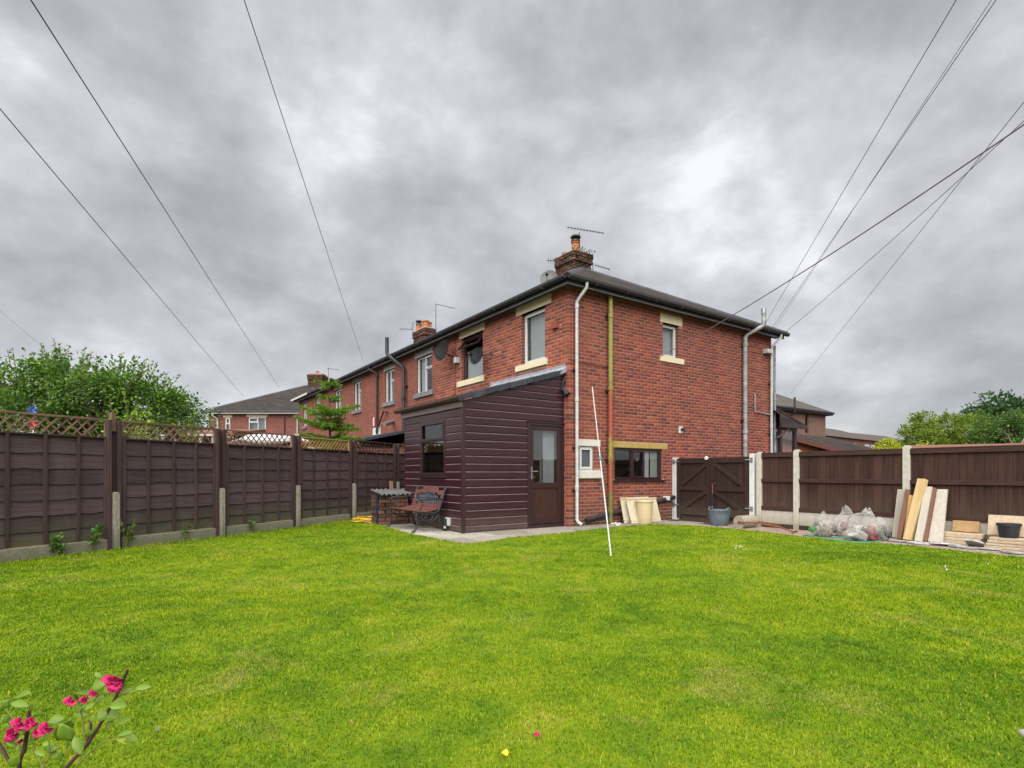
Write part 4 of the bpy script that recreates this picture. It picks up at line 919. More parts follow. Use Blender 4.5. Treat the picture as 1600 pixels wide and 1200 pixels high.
def board_bay(y0, y1):
    y0, y1 = y0-.05, y1+.05                              # y0 > y1
    m_ = MB(TF)
    m_.box(y1, y0, -.03, .03, FZ1, FZ1+.018)
    pan = m_.build('fence_panel', 'rail_brown', fenceR, bevel=.004)
    for za, zb in ((FZ1-.075, FZ1-.004), (.915, .985), (GB1+.01, GB1+.085)):
        b_ = MB(TF); b_.box(y1, y0, .012, .045, za, zb); b_.build('rail', 'rail_brown', pan, bevel=.004)
    n = max(2, round((y0-y1)/.155)); wd = (y0-y1)/n
    for k in range(n):
        b_ = MB(TF); p, q_ = y1+k*wd, y1+(k+1)*wd; sk_ = random.uniform(-.002, .003)
        b_.add([(p-.012, -.014+sk_, GB1+.004), (q_, -.008+sk_, GB1+.004), (q_, -.004+sk_, FZ1), (p-.012, -.012+sk_, FZ1), (p-.012, .011+sk_, GB1+.004), (q_, -.002+sk_, GB1+.004), (q_, -.002+sk_, FZ1), (p-.012, .011+sk_, FZ1)],
               [(0, 3, 2, 1), (4, 5, 6, 7), (0, 4, 7, 3), (1, 2, 6, 5), (0, 1, 5, 4), (3, 7, 6, 2)])
        b_.build('board', 'fence_brown', pan)
    g_ = MB(TF); g_.box(y1, y0, -.025, .025, GB0, GB1); g_.build('gravel_board', 'concrete_pale', fenceR, bevel=.006)
    t = y1
    while t < y0-.05:                                    # brick footing under the gravel board
        e_ = min(t+.215, y0); b_ = MB(TF); b_.box(t, e_, -.05, .04+random.uniform(-.006, .006), .015, GB0-.004); b_.build('footing_brick', 'brick_old', fenceR, bevel=.005); t = e_+.01
board_bay(cp1, cpB); board_bay(cpB, cpC); board_bay(cpC, cpD); board_bay(cpD, cpD-(cpB-cpC))
# white painted gate posts
gl = thing('gate_post', 'white painted gate post fixed against the brick wall', 'post', HM, 'white gate posts')
q = MB(TF); q.box(gp0-.055, gp0+.055, -.055, .055, 0, 1.46); q.build('shaft', 'paint_white', gl, bevel=.006)
q = MB(TF); q.box(gp0-.062, gp0+.06, -.06, .062, 0, .24); q.build('foot', 'paint_white', gl, bevel=.006)
gr_ = thing('gate_post', 'white painted gate post beside the concrete fence post', 'post', HM, 'white gate posts')
q = MB(TF); q.box(gp1-.05, gp1+.055, -.05, .06, 0, 1.5); q.build('shaft', 'paint_white', gr_, bevel=.006)
for par, y_, s_ in ((gl, gp0, -1), (gr_, gp1, 1)):
    for z_ in (1.37, .36):
        q = MB(TF); q.box(y_-.03, y_+.03, .056, .075, z_-.05, z_+.05); q.tube([(y_+s_*.03, .07, z_), (y_+s_*.14, .07, z_)], .014, 8); q.build('hinge_bracket', 'galvanised', par, bevel=.003)
# double gate
gate = thing('double_gate', 'closed pair of dark brown ledged and braced wooden gates', 'gate', HM)
gm = R(1111.5, 760, XF)[0]
def leaf(y0, y1, flip):                                  # y0 > y1
    z0, z1 = .06, 1.44; m_ = MB(TF); ww = .095
    m_.box(y0-ww, y0, .012, .05, z0, z1); m_.box(y1, y1+ww, .012, .05, z0, z1)
    for z_, h_ in ((z1-.12, .12), (.70, .1), (z0+.08, .16)): m_.box(y1+ww, y0-ww, .012, .048, z_, z_+h_)
    lf = m_.build('gate_leaf', 'gate_brown', gate, bevel=.005); n = 7; wd = (y0-y1)/n
    for k in range(n):
        b_ = MB(TF); b_.box(y1+k*wd+.003, y1+(k+1)*wd-.003, -.008, .010+random.uniform(-.001, .001), z0-.01, z1-.004); b_.build('board', 'gate_brown', lf, bevel=.003)
    yi, yo = (y1+ww+.01, y0-ww-.01) if not flip else (y0-ww-.01, y1+ww+.01)   # inner (meeting) side, hinge side
    for za, zb in ((.82, 1.29), (.26, .68)):
        b_ = MB(TF); b_.bar((yo, .028, za), (yi, .028, zb), .032, .085, (0, 0, 1)); b_.build('brace', 'gate_brown', lf, bevel=.004)
    return lf
leaf(gp0-.075, gm+.006, False); lf2 = leaf(gm-.006, gp1+.075, True)
v_ = R(1104, 716, XF-.05); q = MB(); q.lathe([(.005, 0), (.045, .0), (.04, .03), (.02, .04)], 14); o = q.build('knob', 'upvc_white', gate, smooth=True)
o.matrix_basis = Matrix.Translation((XF-.05, v_[0], v_[1])) @ Matrix.Rotation(-math.pi/2, 4, 'Y')
# drop bolt
bt = thing('drop_bolt', 'long rusty drop bolt standing at the meeting edge of the gates', 'bolt', HM)
v_ = R(1113.5, 760, XF-.07); q = MB(TF); q.tube([(v_[0], .075, .0), (v_[0], .075, .86), (v_[0]-.08, .075, .865)], .010, 8); q.build('rod', 'rust', bt, smooth=True)
q = MB(TF); q.box(v_[0]-.025, v_[0]+.025, .05, .09, .40, .66); q.build('keeper', 'iron_black', bt, bevel=.003)

# ================================================================== things in the garden
# ---- bench against the porch: cast iron ends, wooden slats, scrolled back panel; faces -x
BM_ = HM @ T3(-3.06, .70, .012)
bench = thing('garden_bench', 'small park bench with red-brown slats and black cast iron ends', 'bench', BM_)
BL = 1.22
for y_ in (0.0, BL):
    m_ = MB()
    m_.tube([(-.06, y_, .0), (.0, y_, .04), (.05, y_, .18), (.02, y_, .30), (.04, y_, .385)], [.03, .022, .02, .024, .024], 8)         # front leg
    m_.tube([(.62, y_, .0), (.56, y_, .04), (.50, y_, .18), (.46, y_, .33)], [.03, .022, .02, .024], 8)                                 # back leg
    m_.tube([(.04, y_, .385), (.2, y_, .355), (.36, y_, .345), (.46, y_, .36), (.52, y_, .5), (.60, y_, .76), (.63, y_, .80)], .021, 8)
    m_.tube([(.56, y_, .60), (.40, y_, .615), (.2, y_, .60), (.06, y_, .595), (.015, y_, .57), (.03, y_, .545), (.06, y_, .56)], .017, 8)    # arm and scroll
    m_.tube([(.12, y_, .595), (.15, y_, .5), (.10, y_, .42), (.13, y_, .37)], .014, 8)
    m_.tube([(.07, y_, .30), (.16, y_, .22), (.28, y_, .19), (.4, y_, .22), (.48, y_, .30)], .013, 8)
    m_.tube([(.28+.07*math.cos(t), y_, .28+.06*math.sin(t)) for t in [i*math.pi/6 for i in range(13)]], .010, 6)
    m_.tube([(.17+.04*math.cos(t), y_, .29+.04*math.sin(t)) for t in [i*math.pi/6 for i in range(13)]], .009, 6)
    m_.tube([(.39+.04*math.cos(t), y_, .29+.04*math.sin(t)) for t in [i*math.pi/6 for i in range(13)]], .009, 6)
    m_.build('end_frame', 'iron_black', bench, smooth=True)
for k in range(5):
    x = .035+k*.088; z = .405-.030*math.sin(math.pi*min(1, (k+.6)/4.6)); m_ = MB(); m_.box(-.038, .038, -.03, BL+.03, -.011, .011); o = m_.build('seat_slat', 'bench_wood', bench, bevel=.005)
    o.location = (x, 0, z); o.rotation_euler = (0, .12-.07*k, 0)
bx = lambda z: .47+(z-.36)*.36                              # rake of the back
for z0, z1, arch in ((.41, .50, 0), (.70, .755, 1)):
    m_ = MB(); n = 24; vs = []
    for j in range(n+1):
        y_ = j/n*BL; t = abs(y_-BL/2)/(BL/2); up = (.06 if t < .5 else (.06*max(0, 1-(t-.5)/.08))) if arch else 0
        lo = z0-(0 if not arch else (0.0 if t < .62 else .03))
        for zz_ in (lo, z1+up): vs += [(bx(zz_)-.022, y_, zz_), (bx(zz_)+.0, y_, zz_)]
    fs = []
    for j in range(n):
        o_ = 4*j; fs += [(o_, o_+4, o_+6, o_+2), (o_+1, o_+3, o_+7, o_+5), (o_, o_+1, o_+5, o_+4), (o_+2, o_+6, o_+7, o_+3)]
    fs += [(0, 2, 3, 1), (4*n, 4*n+1, 4*n+3, 4*n+2)]
    m_.add(vs, fs); m_.build('back_slat', 'bench_wood', bench, bevel=.003)
for y0_, y1_ in ((.0, .075), (BL-.075, BL)):
    m_ = MB(); m_.add([(bx(z)-d, y, z) for z in (.502, .698) for y in (y0_, y1_) for d in (.02, .0)], [(0, 2, 6, 4), (1, 5, 7, 3), (0, 1, 3, 2), (4, 6, 7, 5), (0, 4, 5, 1), (2, 3, 7, 6)]); m_.build('back_stile', 'bench_wood', bench, bevel=.003)
m_ = MB(); nr = 7                                          # cast scroll panel with an arched head
def bpt(y_, z): return (bx(z)-.018, y_, z)
for j in range(13):
    y_ = .13+j*(BL-.26)/12; top = .70-.12*((y_-BL/2)/(BL/2-.1))**2+.005
    z = .515
    k = 0
    while z < top-.01:
        rr = .030; ph = random.random()*6
        m_.tube([bpt(y_+rr*math.cos(t+ph)*(1 if (j+k) % 2 else -1), z+.02+rr*.9*math.sin(t+ph)) for t in [i*math.pi/4.5 for i in range(9)]], .0065, 5); z += .047; k += 1
    m_.tube([bpt(y_-.03, .51), bpt(y_+.03, .56), bpt(y_-.02, .61), bpt(y_+.02, min(top, .66))], .006, 5)
m_.tube([bpt(.10+i*(BL-.2)/20, .585+.125*(1-((i-10)/10)**2)) for i in range(21)], .010, 6); m_.tube([bpt(.10+i*(BL-.2)/6, .508) for i in range(7)], .010, 6)
m_.build('back_panel', 'cast_panel', bench, smooth=True)
m_ = MB(); m_.tube([(.3, 0, .2), (.3, BL, .2)], .010, 6); m_.build('stretcher', 'iron_black', bench)
# ---- old brick bin with a corrugated lid
bn = thing('brick_bin', 'low stack of old bricks under a grey corrugated sheet beside the porch', 'brick stack', HM @ T3(-3.05, 2.42, 0))
for c in range(8):
    z = .012+c*.077
    for wall, ln in ((0, .62), (1, .55)):
        s_ = -.10 if (c+wall) % 2 else 0.0
        while s_ < ln-.05:
            a, b_ = max(s_, .105 if (wall and c % 2 == 0) or (not wall and c % 2) else 0), min(s_+.205, ln)
            if b_-a > .05:
                m_ = MB(); j = random.uniform(-.012, .008)
                if wall == 0: m_.box(a, b_, j, j+.1, z, z+.068)
                else: m_.box(j, j+.1, a, b_, z, z+.068)
                o = m_.build('brick', 'brick_old', bn, bevel=.006)
            s_ += .222
m_ = MB(); m_.box(.09, .6, .09, .54, .01, .6); m_.build('core', 'soil', bn)
m_ = MB(); n = 44; vs = []
for j in range(n+1):
    a = -.06+j*.82/n; d = .018*math.cos(j*2*math.pi/5.5)
    for y_, z in ((-.10, .655), (.62, .74)): vs += [(a, y_, z+d), (a, y_, z+d-.006)]
fs = []
for j in range(n):
    o_ = 4*j; fs += [(o_, o_+4, o_+6, o_+2), (o_+1, o_+3, o_+7, o_+5), (o_, o_+1, o_+5, o_+4), (o_+2, o_+6, o_+7, o_+3)]
m_.add(vs, fs); m_.build('corrugated_lid', 'corrugated', bn, smooth=True)
m_ = MB(); m_.add([(-.03, .12, .05), (-.03, .20, .05), (-.03, .20, .62), (-.03, .10, .64), (-.015, .12, .05), (-.015, .20, .05), (-.015, .20, .62), (-.015, .10, .64)], [(0, 1, 2, 3), (7, 6, 5, 4), (0, 4, 5, 1), (3, 2, 6, 7), (0, 3, 7, 4), (1, 5, 6, 2)]); m_.build('blue_sheet', 'blue_sheet', bn)
m_ = MB(); m_.box(.40, .46, .45, .51, .7, .92); m_.build('stake', 'lattice_old', bn)
# ---- yellow hose
pts = []
hc = L(G(576, 814))
for i in range(130):
    t = i/130*2*math.pi*5; r = .30+.05*math.sin(i*.37)+.02*math.cos(i*1.1); pts.append((r*1.25*math.cos(t)+.04*math.sin(t*.31), r*math.sin(t), .025+.022*(i//26)+.012*math.sin(t*2.3)))
m_ = MB(); m_.tube(pts, .012, 6); solo(m_.build('garden_hose', 'hose_yellow', smooth=True), HM @ T3(-2.95, 3.25, .012), 'coiled yellow garden hose lying by the brick stack', 'hose')
# ---- two radiator panels and a cream bin against the side wall
def radiator(x0, x1, yb, yt, h, label):
    t = thing('radiator', label, 'radiator', HM @ T3(x0, yb, .014) @ Matrix.Rotation(-math.atan2(yt-yb, h), 4, 'X'), 'old radiators by the wall'); wd = x1-x0
    m_ = MB(); m_.box(0, wd, -.012, .012, 0, h); m_.build('plate', 'cream_enamel', t, bevel=.008)
    n = int(wd/.032)
    for k in range(n-1):
        m_ = MB(); x = .03+k*.032; m_.add([(x, -.012, .04), (x+.022, -.012, .04), (x+.022, -.012, h-.05), (x, -.012, h-.05), (x+.006, -.02, .055), (x+.016, -.02, .055), (x+.016, -.02, h-.065), (x+.006, -.02, h-.065)], [(4, 5, 6, 7), (0, 1, 5, 4), (1, 2, 6, 5), (2, 3, 7, 6), (3, 0, 4, 7)]); m_.build('flute', 'cream_enamel', t, smooth=False)
    m_ = MB(); m_.box(-.004, wd+.004, -.026, .016, h-.03, h+.004); m_.build('top_rail', 'cream_enamel', t, bevel=.005)
    m_ = MB(); m_.tube([(-.02, 0, .06), (.02, 0, .06)], .014, 8); m_.build('valve_union', 'galvanised', t)
radiator(1.40, 2.28, -.20, -.06, .56, 'cream fluted radiator panel nearest the wall, behind the other')
radiator(1.47, 2.42, -.34, -.17, .55, 'cream fluted radiator panel in front, partly behind the cream bin')
bi = L(G(1012.5, 819)); bt_ = thing('plastic_bin', 'round cream plastic bin standing in front of the radiators', 'bin', HM @ T3(bi.x, bi.y+.1, .012))
m_ = MB(); m_.lathe([(.145, .0), (.150, .01), (.163, .20), (.165, .20), (.178, .43), (.18, .47)], 32, capt=False); m_.lathe([(.165, .44), (.140, .01)], 32, capb=False, capt=True); m_.build('body', 'cream_plastic', bt_, smooth=True)
m_ = MB(); m_.lathe([(.176, .455), (.192, .46), (.195, .485), (.185, .50), (.172, .50), (.168, .455)], 32, capb=False, capt=False); m_.build('rim', 'cream_plastic', bt_, smooth=True)
# ---- grey flexible tub
tu = L(G(1134, 823)); tb = thing('flexible_tub', 'grey two-handled rubber tub in front of the gate', 'tub', HM @ T3(tu.x, tu.y+.15, .014))
m_ = MB(); m_.lathe([(.155, 0), (.165, .01), (.20, .20), (.217, .31), (.222, .315), (.222, .325), (.212, .325), (.195, .21), (.155, .02)], 32, capt=True); m_.build('body', 'tub_grey', tb, smooth=True)
for s_ in (0, math.pi):
    m_ = MB(); m_.tube([(.21*math.cos(s_+a)*(1 if abs(a) > .3 else 1.03), .21*math.sin(s_+a), .315+.055*math.cos(a*math.pi/2/.42)) for a in (-.42, -.3, -.15, 0, .15, .3, .42)], .012, 8); o = m_.build('handle', 'tub_grey', tb, smooth=True); o.rotation_euler = (0, 0, math.radians(-90))
# ---- stone roller with its rusty fork
rl = L(G(1162, 828)); ro = thing('lawn_roller', 'old stone lawn roller with rusty iron handle lying by the gate', 'roller', HM @ T3(rl.x+.04, rl.y+.13, .135))
m_ = MB(); prof = [(.016, .02), (.03, .0), (.122, .0), (.129, .008), (.127, .24), (.129, .472), (.122, .48), (.02, .48)]
m_.T = lambda p: (p[2], p[0], p[1]); m_.lathe(prof, 28); m_.build('drum', 'roller_stone', ro, smooth=True)
m_ = MB(); m_.T = lambda p: (p[2], p[0], p[1]); m_.lathe([(.018, -.03), (.018, .51)], 10); m_.build('axle', 'rust', ro)
m_ = MB(); m_.bar((-.025, 0, 0), (-.02, -.42, .02), .012, .028); m_.bar((-.02, -.42, .02), (.16, -.72, -.04), .012, .028); m_.build('fork_bar', 'rust', ro)
m_ = MB(); m_.bar((.505, 0, 0), (.42, -.48, -.02), .012, .028); m_.bar((.42, -.48, -.02), (.16, -.72, -.04), .012, .028); m_.build('fork_bar', 'rust', ro)
m_ = MB(); m_.tube([(.16, -.70, -.04), (.05, -1.05, -.09), (-.12, -1.12, -.10)], .014, 8); m_.tube([(.05, -1.05, -.09), (.24, -1.02, -.1)], .014, 8); m_.build('handle', 'rust', ro, smooth=True)
# ---- clothes prop and washing line
pb = G(955, 871); pt_ = W(925.5, 605, 8.5); jt = pb.lerp(pt_, .535)
cp = thing('clothes_prop', 'pale grey telescopic clothes prop leaning up from the lawn', 'prop', Matrix.Translation(pb))
m_ = MB(); m_.tube([(0, 0, .0), jt-pb], .0105, 10); m_.build('lower_tube', 'rain_grey', cp, smooth=True)
m_ = MB(); m_.tube([jt-pb, pt_-pb], .008, 10); m_.build('upper_tube', 'rain_grey', cp, smooth=True)
m_ = MB(); m_.tube([(jt-pb)*.985, (jt-pb)*1.02], .026, 10); m_.tube([jt-pb+Vector((-.03, 0, 0)), jt-pb+Vector((.03, 0, 0))], .012, 6); m_.build('clamp', 'tub_grey', cp, smooth=True)
m_ = MB(); m_.tube([pt_-pb+Vector((.028*math.sin(t), 0, .03-.03*math.cos(t))) for t in [i*.5 for i in range(12)]], .006, 6); m_.build('hook', 'pipe_black', cp, smooth=True)
wx, wz = S(952, 598, -.14); wa = HM @ Vector((wx, -.14, wz)); wb = W(1650, 160, 5.2)
m_ = MB(); pts = [wa.lerp(wb, k/16)-Vector((0, 0, .16*4*(k/16)*(1-k/16))) for k in range(17)]; m_.tube([pt_+Vector((0, 0, .02)), pt_.lerp(wa, .5)-Vector((0, 0, .04)), wa]+pts[1:], [.003, .003]+[.0055+.0002*k for k in range(17)], 6)
solo(m_.build('washing_line', 'line_purple', smooth=True), None, 'thick mauve washing line running from the soil pipe across the sky', 'washing line')
# ---- overhead wires: each runs from its house over the garden, about 6 m up, to a pole behind the viewpoint
def wire(end, over, label, r=.006, sag=.1, zo=6.0):
    e_ = Vector(end); d = (zo-CAMH)*F/(HY-over[1]); q = W(*over, d); far = e_.lerp(q, 1.9); n = 40; m_ = MB()
    m_.tube([e_.lerp(far, k/n)-Vector((0, 0, sag*4*(k/n)*(1-k/n))) for k in range(n+1)], r, 5); solo(m_.build('overhead_wire', 'wire_dark', smooth=True), None, label, 'wire', 'overhead wires')
def rwire(px, py, x): y_, z_ = R(px, py, x); return HM @ Vector((x, y_, z_))
wire(W(437, 607, 36), (53, 0), 'overhead wire dropping to the ridge of the grey-roofed house on the left', .0075, .05)
wire(W(380, 619, 35), (-2, 162), 'overhead wire reaching the low hip of that grey-roofed house, leftmost but one', .0075, .05)
wire(rwire(567, 562, -.28), (384, 0), 'overhead wire coming down to the black gutter of the terrace', .005, .05)
wire(W(70, 545, 30), (-2, 484), 'short faint wire above the leafy apple tree', .007, .0, 10)
wire(HM @ Vector((6.55, -.32, 5.02)), (1494, 0), 'overhead wire ending at the grey vent pipe on the end house', .0045, .0)
wire(HM @ Vector((6.95, -.32, 5.02)), (1556, 0), 'overhead wire just beyond the vent pipe, upper of a close pair', .0045, .0)
wire(HM @ Vector((7.05, -.32, 5.0)), (1549, 0), 'overhead wire just beyond the vent pipe, lower of a close pair', .003, .0)
wire(HM @ Vector((7.6, -.32, 5.0)), (1602, 166), 'overhead wire fixed to the last corner of the end house gutter', .005, .18)
wire(W(1236, 614, 34), (1602, 157), 'overhead wire reaching the house across the street behind the gable', .005, .0)
# ---- rubble sacks
def blob(name, r, mat, parent, loc, seed, rough=.16, peak=None, sub=4, fmax=9):
    bm = bmesh.new(); bmesh.ops.create_icosphere(bm, subdivisions=sub, radius=1); rn = random.Random(seed); ph = [(Vector((rn.uniform(-1, 1), rn.uniform(-1, 1), rn.uniform(-1, 1))).normalized(), rn.uniform(1, fmax), rn.uniform(0, 6), rn.uniform(.3, 1)) for _ in range(14)]
    for v in bm.verts:
        d = v.co.normalized(); k = 1+rough*sum(a*math.sin(f*d.dot(n)*2+p)/(1+f*.25) for n, f, p, a in ph)*.5
        c = d*k; x, y, z = c.x*r[0], c.y*r[1], c.z*r[2]
        if peak and d.z > .15:
            t = ((d.z-.15)/.85)**1.5; an = math.atan2(d.y, d.x); x = x*(1-.35*t)+peak[0]*t; y = y*(1-.30*t)+peak[1]*t; z += peak[2]*t*(1+.45*math.sin(2*an+seed)+.15*math.sin(5*an))
        v.co = (x, y, max(z, -r[2]*.72))
    me = bpy.data.meshes.new(name); bm.to_mesh(me); bm.free(); me.materials.append(MATS[mat]); me.polygons.foreach_set('use_smooth', [True]*len(me.polygons))
    o = bpy.data.objects.new(name, me); col.objects.link(o); o.parent = parent; o.location = loc; return o
def sack(px, py, r, peak, fill, label, seed, extra=()):
    p = L(G(px, py)); t = thing('rubble_sack', label, 'sack', HM @ T3(p.x, p.y, .018), 'clear rubble sacks by the fence'); z = r[2]*.72
    blob('film', r, 'bag_plastic', t, (0, 0, z), seed, .34, peak, 4, 3.6)
    rn = random.Random(seed*7)
    M('bag_white', (.50, .48, .44), (.74, .72, .68), .5, (9, 9, 9), bump=1, bdist=.04) if 'bag_white' not in MATS else None
    for k in range(9):
        a = k*2.4; q = .62*math.sqrt((k+.5)/9); sz = rn.uniform(.26, .42); mm = (fill[0][0], 'bag_white', fill[-1][0], 'bag_dark', fill[0][0])[k % 5]
        blob('contents', (r[0]*sz, r[1]*sz*1.1, r[2]*sz), mm, t, (r[0]*q*math.cos(a), r[1]*q*math.sin(a), max(r[2]*sz*.74, z*(.35+1.1*rn.random()*(1-.5*q)))), seed*3+k, .7, None, 3, 8)
    for k, (m_, dx, dy, dz, s_) in enumerate(()): blob('contents', (r[0]*s_, r[1]*s_, r[2]*s_), m_, t, (dx, dy, max(z*.8+dz, r[2]*s_*.74)), seed+k+11, .6, None, 4, 7)
    for k, (dx, dy, dz, w_, h_, m_) in enumerate(extra): 
        o = blob('label_patch', (.02, w_, h_), m_, t, (dx, dy, z+dz), seed+k+31, .2, None, 3)
sack(1287, 840, (.15, .17, .22), (.02, -.02, .03), [('bag_content', .02, 0, 0, .86)], 'pale clear sack with green print, nearest the gate', 3, [(-.12, .14, -.04, .06, .05, 'bag_green')])
sack(1322, 840, (.15, .17, .20), (.05, .06, .12), [('bag_maroon', .0, 0, .03, .84), ('bag_content', .03, .0, .16, .5)], 'clear sack with maroon packets and a tall tied neck', 5)
sack(1352, 846, (.17, .20, .22), (.03, -.02, .16), [('bag_dark', .0, 0, -.02, .86), ('bag_maroon', .03, -.02, .2, .45)], 'clear sack of dark rubble with high puffed neck, largest of the heap', 9)
sack(1376, 846, (.15, .15, .17), (.03, 0, .05), [('bag_dark', .0, 0, -.03, .8)], 'small clear sack with green marking, nearest the timber', 12, [(-.11, .02, .03, .07, .06, 'bag_green')])
sack(1336, 848, (.11, .13, .10), (.0, .02, .04), [('bag_dark', .0, 0, 0, .85)], 'squat grey sack lying in front of the tall ones', 15)
ghp = [G(x, y) for x, y in ((1256, 838), (1290, 845), (1322, 849), (1352, 851), (1372, 849), (1380, 845), (1374, 841), (1340, 844), (1300, 842))]
m_ = MB(); m_.tube([p+Vector((0, 0, .03)) for p in ghp], .012, 6); solo(m_.build('garden_hose', 'hose_green', smooth=True), None, 'green garden hose lying along the foot of the sacks', 'hose')
# ---- leaning timber: base pixel on the ground, top pixel just off the fence
def timber(bpx, tpx, wd, dp, mat, label, name='timber', xt=XF-.09, cat='timber', tw=0):
    a = L(G(*bpx)); a.z = .018; y_, z_ = R(*tpx, xt); b_ = Vector((xt, y_, z_)); m_ = MB(); d = (b_-a)
    side = Vector((0, 1, 0)); m_.bar(Vector((0, 0, 0))+Vector((0, 0, .01)), d, wd, dp, (1, tw, 0)); o = m_.build(name, mat, bevel=.004)
    solo(o, HM @ Matrix.Translation(a), label, cat, 'offcuts leaning on the fence'); return o
timber((1402, 843), (1411, 765), .16, .03, 'timber_grey', 'pale weathered board at the left end of the leaning offcuts', tw=-.2)
timber((1405, 845), (1419, 765), .07, .05, 'timber_brown', 'dark red-brown strip over the pale board', xt=XF-.16)
timber((1411, 845), (1425, 774), .10, .045, 'timber_yellow', 'shorter yellow timber with a knot in the leaning offcuts', xt=XF-.18)
timber((1419, 847), (1442, 749), .12, .085, 'timber_new', 'thick pale new post, tallest of the leaning offcuts', xt=XF-.13, tw=-.25)
timber((1435, 849), (1452, 761), .10, .05, 'timber_grey', 'white-grey painted batten beside the tall new post', xt=XF-.12)
timber((1445, 849), (1460, 763), .07, .07, 'timber_brown', 'narrow dark batten with worn edges right of the white-grey one', xt=XF-.10)
timber((1461, 850), (1469, 765), .20, .045, 'slab_grey', 'wide grey kerb slab at the right end of the leaning offcuts', name='kerb_slab', xt=XF-.07, cat='slab')
# ---- stacked slabs and pot
def slab(c, sx, sy, h, mat, label, rz=0, rx=0, ry=0, name='paving_slab', group='spare paving slabs'):
    m_ = MB(); m_.box(-sx/2, sx/2, -sy/2, sy/2, 0, h); solo(m_.build(name, mat, bevel=.007), HM @ Matrix.Translation(c) @ RZ(rz) @ Matrix.Rotation(rx, 4, 'X') @ Matrix.Rotation(ry, 4, 'Y'), label, 'slab', group)
sp = L(G(1509, 853)); h = .018
for k, (t, lb) in enumerate(((.05, 'bottom buff slab of the three-slab stack'), (.045, 'middle buff slab of the three-slab stack'), (.07, 'thick top buff slab of the three-slab stack'))):
    slab((sp.x+.10+.006*k, sp.y+.05+.015*(k % 2), h), .25, .50, t, 'slab_buff', lb, random.uniform(-.03, .03)); h += t+.003
slab((sp.x+.13, sp.y+.04, h+.006), .025, .33, .17, 'slab_tan', 'small tan tile standing on the three-slab stack', ry=.2)
sp2 = L(G(1572, 861)); h = .018
for k, lb in enumerate(('lowest slab of the stack under the black pot', 'second slab up in the stack under the black pot', 'third slab up in the stack under the black pot', 'top slab of the stack under the black pot')):
    slab((sp2.x+.15+.008*(k % 2), sp2.y-.08-.02*k, h), .28, .66, .038, 'slab_buff', lb, random.uniform(-.03, .03)); h += .041
slab((sp2.x+.25, sp2.y+.02, h+.006), .035, .50, .30, 'slab_buff', 'buff slab standing upright behind the black pot', ry=.22)
slab((sp2.x+.29, sp2.y-.36, h+.006), .035, .42, .27, 'slab_buff', 'buff slab standing upright at the frame edge, behind the other upright', ry=.2)
pot = thing('plant_pot', 'black plastic plant pot on the slab stack', 'pot', HM @ T3(sp2.x+.13, sp2.y+.0, h))
m_ = MB(); m_.lathe([(.10, 0), (.105, .005), (.128, .17), (.118, .165), (.098, .01)], 28); m_.build('body', 'pot_black', pot, smooth=True)
m_ = MB(); m_.lathe([(.128, .165), (.140, .168), (.141, .20), (.130, .20), (.126, .17)], 28, capb=False, capt=False); m_.build('rim', 'pot_black', pot, smooth=True)
sl_px = [(1402, 849, .34, .16), (1430, 852, .36, .2), (1447, 853, .3, .2), (1466, 855, .34, .16), (1484, 856, .3, .22), (1496, 858, .28, .18), (1512, 860, .24, .2), (1521, 857, .26, .3), (1543, 862, .34, .16), (1580, 868, .3, .2)]
where = ['flat slate shard under the pale board', 'grey slate shard at the foot of the new post', 'slate shard below the white-grey batten', 'pale slate shard under the kerb slab', 'tilted slate shard left of the slab stack', 'slate shard lying lowest before the slab stack', 'small slate shard in front of the slab stack', 'light tilted slate piece leaning on the slab stack', 'thin slate shard between the two slab stacks', 'slate shard before the stack with the pot']
for k, ((px_, py_, a, b_), lb) in enumerate(zip(sl_px, where)):
    p = L(G(px_, py_)); n = 7; m_ = MB(); m_.prism([(a*.5*math.cos(2*math.pi*i/n)*random.uniform(.75, 1.15), b_*.5*math.sin(2*math.pi*i/n)*random.uniform(.7, 1.2)) for i in range(n)], 0, .022)
    til = .45 if k == 7 else (.2 if k in (4, 3) else random.uniform(.02, .08))
    solo(m_.build('slate_shard', 'slate_waste', bevel=.003), HM @ T3(p.x+.05, p.y, .022+til*.08) @ RZ(1.57+random.uniform(-.4, .4)) @ Matrix.Rotation(til, 4, 'X'), lb, 'slate', 'slate shards on the path')
for k, (px_, py_) in enumerate(((957, 820), (962, 819), (968, 820), (965, 822))):
    m_ = MB(); n = 6; m_.prism([(.05*math.cos(i*1.047)*random.uniform(.6, 1.2), .035*math.sin(i*1.047)*random.uniform(.6, 1.2)) for i in range(n)], 0, .02); p = G(px_, py_)
    solo(m_.build('rubble_chip', 'white_stone'), Matrix.Translation((p.x, p.y, .016)) @ Matrix.Rotation(.2, 4, 'X'), ['white rubble chip hard against the painted pipe', 'small white chip second from the painted pipe', 'white chip nearest the leaning radiators', 'white chip lowest on the flags by the pipe'][k], 'rubble', 'rubble chips by the pipe')
